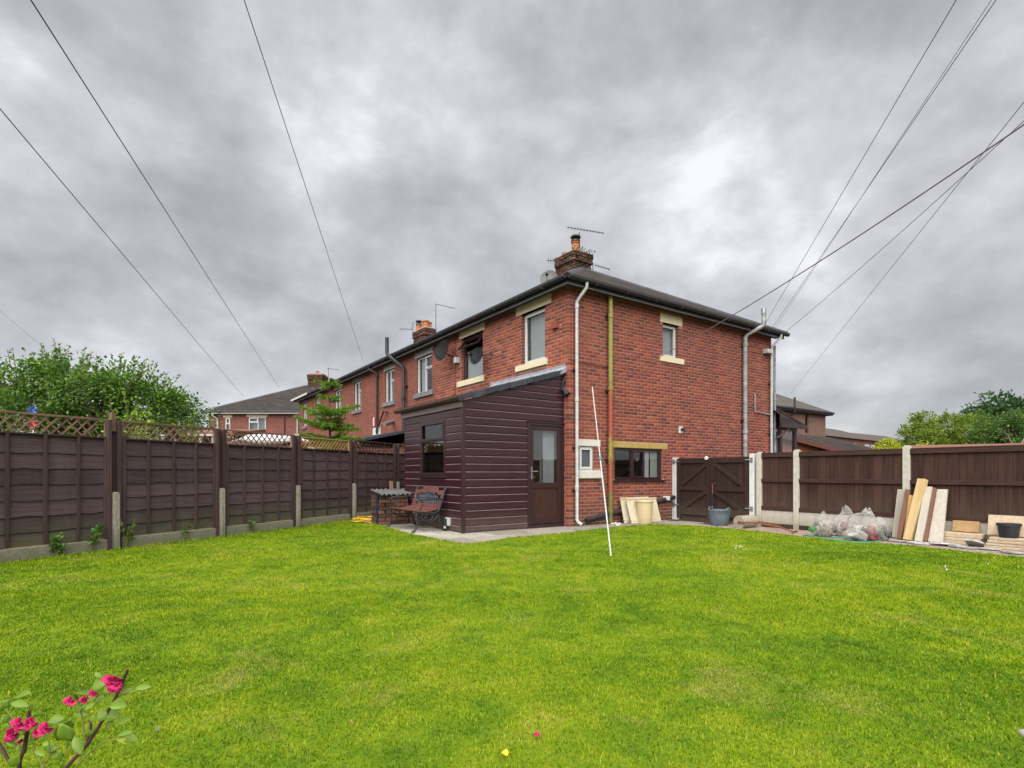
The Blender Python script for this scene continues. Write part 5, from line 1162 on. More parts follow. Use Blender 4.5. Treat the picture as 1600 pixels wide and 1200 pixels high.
# ---- satellite dishes, aerials
def dish(name, loc, aim, r, mat, label, arm=True):
    t = thing(name, label, 'satellite dish', HM @ Matrix.Translation(loc)); q_ = Vector(aim).to_track_quat('Z', 'Y').to_matrix().to_4x4()
    m_ = MB(); m_.lathe([(r*k/6, r*.25*(k/6)**2) for k in range(1, 7)]+[(r*k/6, r*.25*(k/6)**2-.012) for k in range(6, 0, -1)], 26, capt=True); o = m_.build('reflector', mat, t, smooth=True); o.matrix_basis = q_ @ Matrix.Diagonal((1, 1.12, 1, 1))
    m_ = MB(); m_.tube([(0, -r*.9, r*.1), (0, -r*.75, r*.9), (0, -r*.35, r*1.15)], .012, 6); m_.box(-.035, .035, -r*.4, -r*.2, r*1.1, r*1.1+.1); o = m_.build('feed_arm', 'pipe_black', t); o.matrix_basis = q_
    return t
v_ = R(694, 549, -.3); t = dish('satellite_dish', (-.32, v_[0], v_[1]), (-.95, -.18, .22), .27, 'dish_dark', 'black satellite dish on the terrace wall left of the open window')
m_ = MB(); m_.tube([(.02, 0, 0), (.2, .05, -.08), (.32, .05, -.1)], .018, 8); m_.build('bracket', 'pipe_black', t)
v2 = R(712, 562, -.1); m_ = MB(); m_.box(-.14, -.0, -.06, .06, -.09, .06); cm_ = thing('junction_box', 'small grey box on the wall beside the black dish', 'box', HM @ T3(0, v2[0], v2[1])); m_.build('case', 'rain_grey', cm_, bevel=.01)
m_ = MB(); m_.tube([(-.07, 0, .05), (-.09, .06, .14), (-.05, .15, .2)], .02, 6); m_.build('cable_elbow', 'pipe_black', cm_)
v_ = R(747, 557, -.25); t = dish('satellite_dish', (-.27, v_[0], v_[1]), (-.9, -.3, .25),   .2, 'dish_dark', 'added dark dish imitating a reflection in the window with the open light')  # added dish, stands in for the first dish's reflection in the pane
m_ = MB(); m_.tube([(.02, 0, 0), (.16, -.24, .02), (.27, -.30, .02)], .018, 8); m_.build('bracket', 'pipe_black', t)
t = dish('satellite_dish', (3.18, 4.62, 7.02), (-.6, -.5, .3), .27, 'dish_grey', 'grey satellite dish fixed to the end house chimney')
m_ = MB(); m_.tube([(0, 0, 0), (.15, -.1, 0), (.2, -.13, 0)], .018, 8); m_.build('bracket', 'pipe_black', t)
def aerial(label, mast, boom, n, el_len, depth, cross=0, el_dir=None):
    """mast and boom as photo pixels at one depth; elements across the boom"""
    t = thing('television_aerial', label, 'aerial', None, 'rooftop aerials'); base = W(*mast[0], depth); t.location = base
    m_ = MB(); m_.tube([W(*p, depth)-base for p in mast], .014, 6); m_.build('mast', 'wire_dark', t)
    a, b_ = W(*boom[0], depth)-base, W(*boom[1], depth+.2)-base; m_ = MB(); m_.tube([a, b_], .012, 6); bo = m_.build('boom', 'wire_dark', t)
    d = (b_-a).normalized(); ax = Vector(el_dir) if el_dir else Vector((0, 0, 1))
    for k in range(n):
        c = a.lerp(b_, (k+.5)/n); ln = el_len*(1-.4*k/n); e_ = MB(); e_.tube([c-ax*ln/2, c+ax*ln/2], .006, 5); e_.build('element', 'wire_dark', bo)
aerial('long aerial on a short mast above the end house chimney cowl', [(905.5, 392), (905.5, 363)], [(886, 355), (944, 364.5)], 12, .12, 16.4, el_dir=(.25, -.1, .97))
aerial('small vertical-rod aerial to the left of the end house chimney', [(872, 416), (871, 407)], [(870, 407.5), (855, 407)], 4, .22, 16.4)
aerial('aerial on a low mast right of the end house chimney', [(926.5, 429), (926.5, 414)], [(929, 414), (953, 421)], 6, .14, 17.0)
aerial('rod aerial left of the four-pot chimney', [(645, 530), (645, 503)], [(644, 514.5), (624, 514)], 7, .14, 24.2)
aerial('tall bent pole aerial right of the four-pot chimney', [(681, 530), (681, 475)], [(681, 475), (711, 482)], 3, .05, 24.2)
aerial('thin aerial above the conifer tip', [(513, 606), (513, 574)], [(512, 576), (530, 577.5)], 5, .12, 33)

# ================================================================== houses and sheds beyond the fences
def hip_house(mat, lx, ly, ze, rise, wins, name, label, wall='brick_far', roofm='slate_roof', hipx=(1, 1), trim='upvc_white', pitch_in=None):
    """front wall on y=0 facing -y, x 0..lx, depth ly; ridge along x"""
    t = thing(name, label, 'house', mat); m_ = MB(SIDE()); wall_panel(m_, 0, lx, -.1, ze, [w[:4] for w in wins], .1); wo_ = m_.build('wall', [wall, wall], t, fix=False)
    m_ = MB(); m_.quad((0, 0, -.1), (0, ly, -.1), (0, ly, ze), (0, 0, ze)); m_.quad((lx, 0, -.1), (lx, ly, -.1), (lx, ly, ze), (lx, 0, ze)); m_.quad((0, ly, -.1), (lx, ly, -.1), (lx, ly, ze), (0, ly, ze)); m_.build('wall', wall, t)
    m_ = MB(); m_.box(.2, lx-.2, 1.2, 1.3, 0, ze); m_.build('inner_wall', 'room_dark', t)
    oh = .3; hl = (pitch_in or ly/2); ra, rb = (hl if hipx[0] else -oh), (lx-hl if hipx[1] else lx+oh)
    A, B, C_, D_ = (-oh, -oh, ze), (lx+oh, -oh, ze), (lx+oh, ly+oh, ze), (-oh, ly+oh, ze); P_, Q = (ra, ly/2, ze+rise), (rb, ly/2, ze+rise)
    m_ = MB(); m_.quad(A, B, Q, P_); m_.quad(C_, D_, P_, Q); m_.quad(D_, A, P_); m_.quad(B, C_, Q); m_.quad(A, D_, C_, B); rf = m_.build('roof', roofm, t, fix=False)
    caps(rf, P_, Q, max(2, int((Vector(Q)-Vector(P_)).length/.6))); caps(rf, A, P_, 9) if hipx[0] else None; caps(rf, B, Q, 9) if hipx[1] else None
    m_ = MB(); m_.box(-oh, lx+oh, -oh-.02, -oh+.02, ze-.17, ze-.03); m_.build('fascia', trim, t)
    m_ = MB(); m_.box(-oh, lx+oh, -oh-.12, -oh-.022, ze-.08, ze+.01); m_.build('gutter', 'fascia_black', t)
    m_ = MB(); m_.box(lx+oh-.02, lx+oh+.02, -oh+.022, ly+oh, ze-.17, ze-.03); m_.build('fascia', trim, t)
    for a, b_, c_, d_, cells, lm in wins:
        if cells is None:
            m_ = MB(SIDE()); m_.box(a, b_, -.1, -.09, c_, d_); m_.build('window', 'glass_dark', t); continue
        stone(t, SIDE(), (a-.12, b_+.12, d_, d_+.17), lm, .02); stone(t, SIDE(), (a-.08, b_+.08, c_-.1, c_), 'upvc_white', .06, 'sill')
        window(t, SIDE(), a, b_, c_, d_, 'upvc_white', cells, .04, .06, .05, backs=[(0, 1, 0, 1, 'net_grey', .2)])
    return t
DL = 34.0
xl = lambda px: (px-800)/F*DL; zl = lambda py: CAMH+(HY-py)/F*DL
X0 = xl(326)
lh = hip_house(Matrix.Translation((X0, DL, 0)), 9.0, 8.6, zl(643), 2.3,
    [(xl(351.5)-X0, xl(359.5)-X0, zl(682), zl(652), [(0, 1, 0, .68, 0), (0, 1, .68, 1, 1)], 'cream_stone'), (xl(388)-X0, xl(415)-X0, zl(677), zl(651.5), [(0, .55, 0, .7, 0), (0, .55, .7, 1, 1), (.55, 1, 0, 1, 0)], 'cream_stone'),
     (xl(463)-X0, xl(470)-X0, zl(679), zl(650), [(0, 1, 0, 1, 0)], 'cream_stone')], 'detached_house', 'brick house with grey hipped roof and white windows beyond the trellis', pitch_in=4.4)
dpipe(lh, [(xl(336)-X0, .3, zl(640)), (xl(336)-X0, .3, zl(650)), (xl(341)-X0, .08, zl(655)), (xl(341)-X0, .08, .2)], .05, 'upvc_white', 'downpipe', (), (), SIDE())
m_ = MB(SIDE()); m_.tube([(xl(336)-X0, .3, zl(646)), (xl(336)-X0, .3, zl(635))], .07, 8); m_.build('vent_pipe', 'rain_grey', lh)
m_ = MB(SIDE()); m_.tube([(xl(445)-X0, .05, zl(652)), (xl(445)-X0, .05, .5)], .03, 6); m_.build('downpipe', 'pipe_black', lh)
xc_ = (484-800)/F*38.3-X0; chimney(lh, xc_, xc_+1.05, 3.9, 4.9, 6.6, 8.02, [(xc_+.5, 4.4, .22, False)])
# house across the street on the right, in line with the terrace grid
hx0, hz0 = S(1216, 634, 8.4); hx1, _ = S(1290, 645, 8.4)
sx_, sz_ = S(1258, 676, 8.4); sx2, sz2 = S(1263.5, 649, 8.4)
oh_ = hip_house(HM @ T3(hx0-4, 8.4, 0), hx1-hx0+4, 8.0, S(1290, 646, 8.4)[1]+.02, 2.3, [(sx_-hx0+4, sx2-hx0+4, sz_, sz2, None, None)], 'detached_house', 'brown brick house with a narrow slit window across the street', wall='brick_brown', roofm='slate_brown', trim='fascia_black')
m_ = MB(SIDE()); a = S(1232, 630, 8.4)[0]-hx0+4; m_.tube([(a, .36, 5.45), (a, .36, 4.6), (a, .08, 4.3), (a, .08, .5)], .06, 8); m_.build('soil_pipe', 'pipe_black', oh_)
# low orange-walled garage with a dark roof
A, B, C_, D_ = W(1243, 684, 21.5), W(1320, 705, 25.0), W(1370, 702, 32), W(1296, 683, 29.5)
gg = thing('garage', 'orange rendered garage with maroon verge and dark roof beyond the board fence', 'garage')
gg.location = (A.x, A.y, 0); o_ = Vector((A.x, A.y, 0)); dn = Vector((0, 0, -.12))
A2 = A+(A-B)*.35
m_ = MB(); m_.add([p-o_ for p in (A2, B, C_, D_, A2+dn, B+dn, C_+dn, D_+dn)], [(0, 1, 2, 3), (7, 6, 5, 4), (0, 4, 5, 1), (1, 5, 6, 2), (2, 6, 7, 3), (3, 7, 4, 0)]); m_.build('roof', 'slate_roof', gg)
bk_ = Vector((.25, .4, 0)); gA, gB, gC, gD = (A2+bk_+dn-o_, B+Vector((-.3, .3, 0))+dn-o_, C_+Vector((-.3, -.3, 0))+dn-o_, D_+dn-o_)
fl_ = lambda p: Vector((p.x, p.y, -.05)); m_ = MB(); m_.add([gA, gB, gC, gD]+[fl_(p) for p in (gA, gB, gC, gD)], [(0, 4, 5, 1), (1, 5, 6, 2), (2, 6, 7, 3), (3, 7, 4, 0)]); m_.build('wall', 'orange_render', gg)
m_ = MB(); m_.bar(A2-o_+Vector((-.03, -.06, -.05)), B-o_+Vector((-.03, -.06, -.05)), .04, .2); m_.build('bargeboard', 'bench_wood', gg)
# glazed porch on the street side of the end house
px0, px1 = HD+.02, S(1243, 690, -.1)[0]
po = thing('glazed_porch', 'dark framed glazed porch with tiled hip roof at the street corner of the end house', 'porch', HM @ T3(HD, 0, 0))
pw = px1-HD+.05; ze_ = S(1246, 668, -.1)[1]
m_ = MB(); m_.box(.25, pw, -.12, 1.6, 0, 1.0); m_.build('dwarf_wall', 'brick_far', po)
m_ = MB(SIDE(-.12)); ring(m_, .25, pw, 1.0, ze_, .12, -.08, 0); m_.build('frame', 'upvc_brown', po)
m_ = MB(SIDE(-.12)); m_.box(.37, pw-.12, -.05, -.04, 1.12, ze_-.12); m_.build('pane', 'glass', po)
m_ = MB(); m_.box(.3, pw-.1, .4, .42, 1.0, ze_-.1); m_.build('curtain', 'net_grey', po)
zt_ = S(1213, 631, .4)[1]
m_ = MB(); m_.add([(.0, -.25, ze_+.3), (pw+.2, -.25, ze_), (pw+.2, 1.8, ze_), (0, 1.8, ze_+.3), (0, .3, zt_), (0, 1.2, zt_), (0, -.25, ze_)], [(0, 1, 4), (1, 2, 5, 4), (2, 3, 5), (0, 6, 1)]); m_.build('roof', 'slate_roof', po, fix=False)
m_ = MB(); m_.bar((-.02, .3, zt_+.03), (pw+.2, -.25, ze_+.03), .09, .06); m_.bar((0, -.27, ze_), (pw+.22, -.27, ze_), .06, .12); m_.build('bargeboard', 'upvc_brown', po)
m_ = MB(); m_.tube([(.05, -.14, ze_-.35), (.2, -.2, ze_-.25), (.45, -.26, ze_-.08)], .03, 8); m_.build('downpipe', 'brown_panel', po)
# far terraces, small
def far_row(xa, xb, pyr, pye, d0, d1, label, wins, chim=None):
    a, b_ = W(xa, pye[0], d0), W(xb, pye[1], d1); dv = (b_-a); dv.z = 0; ln = dv.length; ang = math.atan2(dv.y, dv.x)
    t = thing('distant_terrace', label, 'house', Matrix.Translation((a.x, a.y, 0)) @ RZ(ang), 'far rows of houses'); ze = a.z; rz_ = W(xa, pyr[0], d0+4).z
    m_ = MB(); m_.box(0, ln, 0, 8, -.1, ze); m_.build('wall', 'brick_far', t)
    m_ = MB(); m_.add([(-.3, -.3, ze), (ln+.3, -.3, ze), (ln+.3, 8.3, ze), (-.3, 8.3, ze), (0, 4, rz_), (ln-3, 4, rz_)], [(0, 1, 5, 4), (1, 2, 5), (2, 3, 4, 5), (3, 0, 4), (0, 3, 2, 1)]); m_.build('roof', 'slate_brown', t)
    for k, wx_ in enumerate(wins):
        m_ = MB(SIDE()); ring(m_, wx_, wx_+1.2, ze-1.6, ze-.45, .14, 0, .05); w_ = m_.build('window', 'upvc_white', t); m_ = MB(SIDE()); m_.box(wx_+.14, wx_+1.06, .005, .02, ze-1.46, ze-.59); m_.build('pane', 'glass_dark', w_)
    if chim: m_ = MB(); m_.box(chim-.6, chim+.6, 3.6, 4.5, rz_-.5, rz_+1.0); m_.box(chim-.7, chim+.7, 3.5, 4.6, rz_+.8, rz_+.95); m_.build('chimney', 'brick_old', t)
far_row(1280, 1385, (660, 672), (680, 687), 50, 62, 'long brick terrace with grey roof and one chimney in the distance', [4.2, 8.0, 11.8, 13.6], 9.5)
far_row(1372, 1440, (676, 684), (689, 694), 75, 85, 'small far-off roof just left of the hedge trees', [2, 5])
# shed behind the right fence
shp = W(1440, 694, 13.5); shed = thing('garden_shed', 'long low shed with brown felt roof just behind the board fence', 'shed', Matrix.Translation((shp.x, shp.y, 0)) @ RZ(math.radians(-28)))
m_ = MB(); m_.box(0, 6.5, .1, 2.4, 0, shp.z-.22); m_.build('wall', 'fence_brown', shed)
m_ = MB(); m_.add([(-.1, -.15, shp.z-.2), (6.6, -.15, shp.z-.2), (6.6, 1.3, shp.z+.03), (-.1, 1.3, shp.z+.03), (-.1, 2.6, shp.z-.2), (6.6, 2.6, shp.z-.2)], [(0, 1, 2, 3), (3, 2, 5, 4), (0, 3, 4), (1, 5, 2), (0, 4, 5, 1)]); m_.build('roof', 'felt_brown', shed)
# things glimpsed through the left trellis
gh = thing('greenhouse', 'small white framed greenhouse glimpsed through the trellis', 'greenhouse', Matrix.Translation((*W(252, 700, 13.0).xy, 0)))
for k in range(5): m_ = MB(); m_.box(k*.30, k*.30+.05, 0, .05, 0, 2.02); m_.build('mullion', 'upvc_white', gh)
for k in range(4): m_ = MB(); m_.box(k*.30+.05, k*.30+.30, .02, .028, 0, 1.98); m_.build('pane', 'glass', gh)
m_ = MB(); m_.box(0, 1.25, .9, .95, 0, 1.95); m_.build('back_wall', 'blind_white', gh)
m_ = MB(); m_.box(0, 1.25, -.03, .95, 1.98, 2.03); m_.build('roof', 'upvc_white', gh)
ns = thing('garden_store', 'low brown roofed store behind the trellis next to the hedge', 'store', Matrix.Translation((*W(290, 690, 19.0).xy, 0)))
m_ = MB(); m_.box(0, 1.6, 0, 2, 0, 2.5); m_.build('wall', 'brick_far', ns); m_ = MB(); m_.add([(-.2, -.2, 2.5), (1.8, -.2, 2.5), (1.8, 2.2, 2.8), (-.2, 2.2, 2.8), (-.2, -.2, 2.4), (1.8, -.2, 2.4), (1.8, 2.2, 2.4), (-.2, 2.2, 2.4)], [(0, 1, 2, 3), (7, 6, 5, 4), (0, 4, 5, 1), (1, 5, 6, 2), (2, 6, 7, 3), (3, 7, 4, 0)]); m_.build('roof', 'felt_brown', ns)
for k, (px_, lb) in enumerate(((420, 'white sheet laid over low things behind the long trellis'), (20, 'white sheet on the ground behind the leftmost trellis'))):
    p = W(px_, 684, 12.5 if k == 0 else 8.2); o = blob('ground_sheet', (.9, .4, .16), 'upvc_white', None, (0, 0, 0), 50+k, .3, None, 3); solo(o, Matrix.Translation((p.x, p.y, p.z-.1)), lb, 'sheet')
    m_ = MB(); m_.box(-.8, .8, -.3, .3, 0, p.z-.1); ob = m_.build('trestle_table', 'lattice_old'); solo(ob, Matrix.Translation((p.x, p.y, 0)), 'rough timber bench under the '+lb.split(' laid')[0].split(' on')[0]+(' behind the long trellis' if k == 0 else ' behind the leftmost trellis'), 'table')
tw = thing('toy_windmill', 'blue and red plastic garden windmill above the trellis', 'windmill', Matrix.Translation((*W(52, 700, 8.2).xy, 0))); zc = W(52, 640, 8.2).z
m_ = MB(); m_.tube([(0, 0, 0), (0, 0, zc)], .008, 6); m_.build('stick', 'upvc_white', tw)
for hub, n_, mm in ((zc, 6, 'blue_plastic'), (zc-.19, 6, 'red_paint')):
    for k in range(n_):
        a = k*2*math.pi/n_; m_ = MB(); m_.add([(0, 0, 0), (.09*math.cos(a), -.02, .09*math.sin(a)), (.07*math.cos(a+.6), .02, .07*math.sin(a+.6)), (0, .004, 0), (.09*math.cos(a), -.016, .09*math.sin(a)), (.07*math.cos(a+.6), .024, .07*math.sin(a+.6))], [(0, 1, 2), (5, 4, 3), (0, 3, 4, 1), (1, 4, 5, 2), (2, 5, 3, 0)]); o = m_.build('petal', mm, tw); o.location = (0, -.02, hub)

# ================================================================== trees and plants
def limb(mb, a, b, r0, r1, bend=.12, n=5):
    a, b = Vector(a), Vector(b); pts = []; off = Vector((random.uniform(-1, 1), random.uniform(-1, 1), random.uniform(-.3, .6)))*bend*(b-a).length
    for k in range(n+1):
        t = k/n; pts.append(a.lerp(b, t)+off*math.sin(math.pi*t))
    mb.tube(pts, [r0+(r1-r0)*k/n for k in range(n+1)], 7); return pts
def broadleaf(name, label, base, crown, n_leaf, leaf, mats, trunk_r=.12, nl=9, clumps=40, shoots=0, crown_name='crown', up=.3, bark='bark', rz=0, group=None, shell=.55, cs=.42):
    """crown: (cx, cy, cz, rx, ry, rz) relative to base; leaves gather in clumps on limbs"""
    t = thing(name, label, 'tree', Matrix.Translation(base) @ RZ(rz), group); c = Vector(crown[:3]); rad = crown[3:]
    tm = MB(); top = Vector((c.x*.4, c.y*.4, max(.25*c.z, c.z-rad[2]*.9))); limb(tm, (0, 0, -.05), top, trunk_r, trunk_r*.75, .06); centres = []
    for k in range(clumps):
        while True:
            v = Vector((random.uniform(-1, 1), random.uniform(-1, 1), random.uniform(-1, 1)))
            if shell < v.length < 1: break
        centres.append(c+Vector((v.x*rad[0], v.y*rad[1], v.z*rad[2])))
    for k in range(nl):
        e_ = centres[k % len(centres)]; pts = limb(tm, top-Vector((0, 0, random.uniform(0, .3)*top.z)), e_, trunk_r*.5, .012, .15)
        for j in range(3): limb(tm, pts[3], centres[random.randrange(len(centres))], .02, .006, .1, 3)
    P, Dv, Ln = [], [], []
    sh = MB()
    for k in range(shoots):
        a = random.uniform(0, 6.283); r = math.sqrt(random.random()); b0 = c+Vector((rad[0]*r*math.cos(a)*.95, rad[1]*r*math.sin(a), rad[2]*math.sqrt(max(0, 1-r*r))*.55)); h_ = random.uniform(.35, .95)*(1-.35*r)
        e_ = b0+Vector(((b0.x-c.x)*.22+random.uniform(-.1, .1), random.uniform(-.1, .1), h_)); sh.tube([b0, b0.lerp(e_, .5)+Vector((random.uniform(-.03, .03), 0, 0)), e_], [.008, .006, .003], 5)
        m = int(h_/.035)
        for j in range(m):
            p = b0.lerp(e_, (j+.5)/m); th = j*2.4; P.append(p); Dv.append(Vector((math.cos(th), math.sin(th), .35))); Ln.append(leaf[0]*(1.0 if j < m*.8 else .7))
    if shoots: sh.v and tm.add(sh.v, sh.f)
    per = max(1, (n_leaf-len(P))//len(centres))
    for q_ in centres:
        rr = random.uniform(.5, 1.1)*min(rad)*cs
        for j in range(per):
            v = Vector((random.gauss(0, 1), random.gauss(0, 1), random.gauss(0, .8))); P.append(q_+v*rr*.55); Dv.append(Vector((v.x, v.y, v.z+up))); Ln.append(leaf[0])
    tm.build('trunk', bark, t, smooth=True)
    P, Dv, Ln = np.array([tuple(p) for p in P]), np.array([tuple(d) for d in Dv]), np.array(Ln)
    if isinstance(mats, str): leaves(crown_name, P, Dv, Ln, leaf[1], mats, t)
    else:
        pick = RNG.random(len(P)) < mats[2]; leaves(crown_name, P[~pick], Dv[~pick], Ln[~pick], leaf[1], mats[0], t); leaves(crown_name, P[pick], Dv[pick], Ln[pick], leaf[1], mats[1], t)
    return t
b0 = W(112, 700, 10.6); b0.z = 0
broadleaf('apple_tree', 'broad apple tree with many upright leafy shoots behind the trellis', b0, (-.05, 0, 2.42, 2.05, .95, .76), 17500, (.085, .05), ('leaf_apple', 'leaf_lime', .10), .13, 12, 110, 110, shell=.1)
b1 = W(-10, 690, 11.5); b1.z = 0
broadleaf('bush', 'pale green leafy bush at the left edge behind the fence', b1, (0, 0, 1.6, .9, .7, .75), 1800, (.08, .05), 'leaf_lime', .05, 6, 22, 14, group='bushes behind the trellis', shell=.1)
b2 = W(205, 690, 9.6); b2.z = 0
broadleaf('bush', 'bright lime climber showing below the apple tree over the trellis', b2, (0, 0, 1.75, .42, .25, .42), 520, (.075, .05), 'leaf_lime', .03, 6, 16, 6, group='bushes behind the trellis', shell=.1)
b3 = W(272, 690, 11.2); b3.z = 0
broadleaf('bush', 'lime green shrub between the apple tree and the distant tree', b3, (0, 0, 1.7, .5, .35, .5), 700, (.08, .05), 'leaf_lime', .03, 6, 16, 6, group='bushes behind the trellis', shell=.1)
b4 = W(285, 690, 26); b4.z = 0
broadleaf('distant_tree', 'rounded dark green tree beside the grey roofed house', b4, (0, 0, 3.0, 1.35, 1.2, 1.75), 5200, (.16, .10), 'leaf_far', .15, 8, 60, 0, shell=.3)
b5 = W(8, 690, 13); b5.z = 0
broadleaf('bush', 'tall dark shrub filling the gap behind the apple tree', W(90, 690, 12.6)-Vector((0, 0, W(90, 690, 12.6).z)), (0, 0, 1.6, 2.6, .5, .9), 2600, (.09, .055), 'leaf_dark', .05, 8, 36, 0, group='bushes behind the trellis', shell=.1)
# young conifer: whorls of flat drooping branches
cb = W(515, 690, 14.2); cb.z = 0; con = thing('conifer', 'young fir tree in open tiers beyond the newer orange trellis', 'tree', Matrix.Translation(cb)); ctop = W(515, 594, 14.2).z
tm = MB(); tm.tube([(0, 0, 0), (.01, 0, ctop*.5), (0, 0, ctop)], [.055, .035, .006], 8); P, Dv = [], []
tiers = [(ctop-.02, .10), (ctop-.18, .34), (ctop-.48, .34), (ctop-.86, .84), (ctop-1.08, .42), (ctop-1.24, .86), (ctop-1.52, .5), (ctop-1.68, .98), (ctop-1.95, .9), (ctop-2.2, 1.0)]
for z, r in tiers:
    nb = 6 if r > .3 else 4; ph = random.uniform(0, 1)
    for k in range(nb):
        a = 2*math.pi*(k+random.uniform(-.2, .2))/nb+ph; d = Vector((math.cos(a), math.sin(a), 0)); rr = r*random.uniform(.75, 1.08); m = max(5, int(rr/.045))
        zo = random.uniform(-.07, .07); lift = random.uniform(-.05, .32); spine = [Vector((0, 0, z+zo))+d*rr*t+Vector((0, 0, .06*rr*math.sin(t*2.2)-.02+lift*rr*t*t)) for t in [j/m for j in range(m+1)]]; tm.tube(spine, [.012*(1-j/(m+1))+.003 for j in range(m+1)], 5)
        s_ = d.cross(Vector((0, 0, 1)))
        for j in range(1, m+1):
            wid = .30*rr*(1-.65*j/m)+.03
            for sg in (-1, 1):
                tip = spine[j]+(s_*sg*.85+d*.55+Vector((0, 0, random.uniform(-.25, .4))))*wid; kk = max(3, int(wid/.022))
                for i in range(kk):
                    p = spine[j].lerp(tip, i/kk)
                    for _ in range(3): P.append(p); Dv.append((s_*sg*random.uniform(-.2, 1)+d*.7+Vector((0, 0, random.uniform(-.4, 1.0)))))
            for _ in range(5): P.append(spine[j]); Dv.append(d+Vector((0, 0, random.uniform(-.1, .9))))
tm.build('trunk', 'bark', con, smooth=True); leaves('needles', np.array([tuple(p) for p in P]), np.array([tuple(p) for p in Dv]), .075, .016, 'leaf_conifer', con, jitter=.4)
# right-hand hedge trees
def rt(px, pyt, d, rx, label, mats, n=9000, lf=(.11, .06), up=.7, cl=150, group='trees beyond the board fence', rzf=.5, shell=.35, name='hedge_tree'):
    b_ = W(px, 690, d); b_.z = 0; zt = W(px, pyt, d).z
    return broadleaf(name, label, b_, (0, 0, zt*.54, rx, rx*.8, zt*.47), n, lf, mats, .12, 9, cl, 0, up=up, group=group, shell=shell, cs=.26)
rt(1440, 648, 24, 1.0, 'clipped green conifer at the left end of the hedge', 'leaf_hedge', up=1.2)
rt(1478, 647, 25, 1.1, 'green conifer second along the hedge', 'leaf_hedge', up=1.2)
rt(1514, 640, 26, 1.0, 'brighter green conifer in the middle of the hedge', 'leaf_hedge', up=1.2)
rt(1425, 652, 33, .55, 'thin dark purple-green tree peeping out behind the hedge end', 'leaf_dark', 900, shell=.2)
rt(1552, 652, 23, 1.2, 'grey-green leafy tree at the right of the hedge', ('leaf_far', 'leaf_hedge', .25))
rt(1592, 642, 22, 1.1, 'pale leafed tree at the right picture edge', ('leaf_far', 'leaf_lime', .08), name='broadleaf_tree')
bb = W(1572, 690, 36); bb.z = 0
broadleaf('broadleaf_tree', 'tall dark tree with open crown rising over the hedge', bb, (0, 0, 4.5, 2.4, 1.8, 1.7), 5200, (.24, .15), 'leaf_dark', .22, 12, 42, 0, group='trees beyond the board fence', shell=.3)
tb_ = W(1585, 690, 20.5); tb_.z = 0; tm = MB(); limb(tm, (0, 0, 0), (.1, 0, 2.0), .05, .035); limb(tm, (.1, 0, 2.0), (.45, 0, 2.7), .03, .012); limb(tm, (.1, 0, 2.0), (-.2, .1, 2.6), .025, .01)
solo(tm.build('bare_stem', 'bark_pale', smooth=True), Matrix.Translation(tb_), 'pale bare trunk showing before the trees at the right', 'trunk')
yb = W(1386, 700, 15.5); yb.z = 0
broadleaf('golden_shrub', 'round clipped golden shrub showing over the board fence', yb, (0, 0, 1.32, .48, .45, .72), 8000, (.045, .03), 'leaf_gold', .04, 8, 420, 0, shell=.86, up=.2, cs=.12)
yb = W(1441, 700, 15.5); yb.z = 0
broadleaf('golden_shrub', 'loose yellow-green shrub between fence post and shed', yb, (0, 0, 1.3, .42, .4, .62), 2000, (.06, .04), 'leaf_gold', .04, 8, 60, 0, shell=.5)
# weeds along the left fence
for k, (s_, h_, n_, lb) in enumerate(((-1.75, .22, 46, 'broad-leaved weed at the far left foot of the fence'), (-.75, .20, 70, 'bushy weed clump hanging over the concrete board'), (-.36, .34, 50, 'straggly weed climbing the first full panel'), (.12, .34, 34, 'thin weed beside the first concrete post'), (1.05, .24, 18, 'small weed sprig on the second panel'), (2.35, .14, 22, 'tuft of weed on the third gravel board'))):
    t = thing('weed', lb, 'weed', FLM @ T3(s_, -.07, 0), 'weeds along the overlap fence'); m_ = MB(); P, Dv = [], []
    for j in range(5):
        e_ = Vector((random.uniform(-.14, .14), random.uniform(-.10, -.02), .1+h_*random.uniform(.6, 1.1))); m_.tube([(0, -.02, .0), e_*.5+Vector((0, -.02, .02)), e_], [.004, .003, .002], 5)
        for i in range(n_//5): P.append(e_*random.uniform(.35, 1)); Dv.append(Vector((random.uniform(-1, 1), random.uniform(-1, .2), random.uniform(-.2, .8))))
    m_.build('stem', 'stem_green', t); leaves('foliage', np.array([tuple(p) for p in P]), np.array([tuple(p) for p in Dv]), .075, .045, 'leaf_weed', t)
# ---- rose bush close to the camera, bottom left
RD = 1.62
rb_ = W(60, 1200, RD); rb_.z = 0; rose = thing('rose_bush', 'thorny rose bush with crimson pink blooms in the near corner', 'rose', Matrix.Translation(rb_))
def rp(px, py, d=0.0): return W(px, py, RD+d)-rb_
def cane(pts, r0, r1, mat='stem_dark'):
    m_ = MB(); pts = [Vector(p) for p in pts]; sm = []
    for i in range(len(pts)-1):
        for k in range(4): t = k/4; a = pts[max(i-1, 0)]; b_ = pts[i]; c_ = pts[i+1]; d = pts[min(i+2, len(pts)-1)]; sm.append(.5*((2*b_)+(c_-a)*t+(2*a-5*b_+4*c_-d)*t*t+(3*b_-a-3*c_+d)*t**3))
    r0, r1 = r0*.78, r1*.72; sm.append(pts[-1]); n = len(sm); m_.tube(sm, [r0+(r1-r0)*k/n for k in range(n)], 8)
    for k in range(2, n-1, 3):
        th = random.uniform(0, 6.28); dv = Vector((math.cos(th), math.sin(th), .2)); p = sm[k]; m_.tube([p, p+dv*(r0+.007)], [.0025, .0004], 5)
    return m_.build('cane', mat, rose, smooth=True)
foot = Vector((.06, .02, 0))
cane([foot, rp(98, 1215), rp(135, 1165), rp(160, 1126), rp(183, 1085), rp(200, 1046)], .0085, .005)
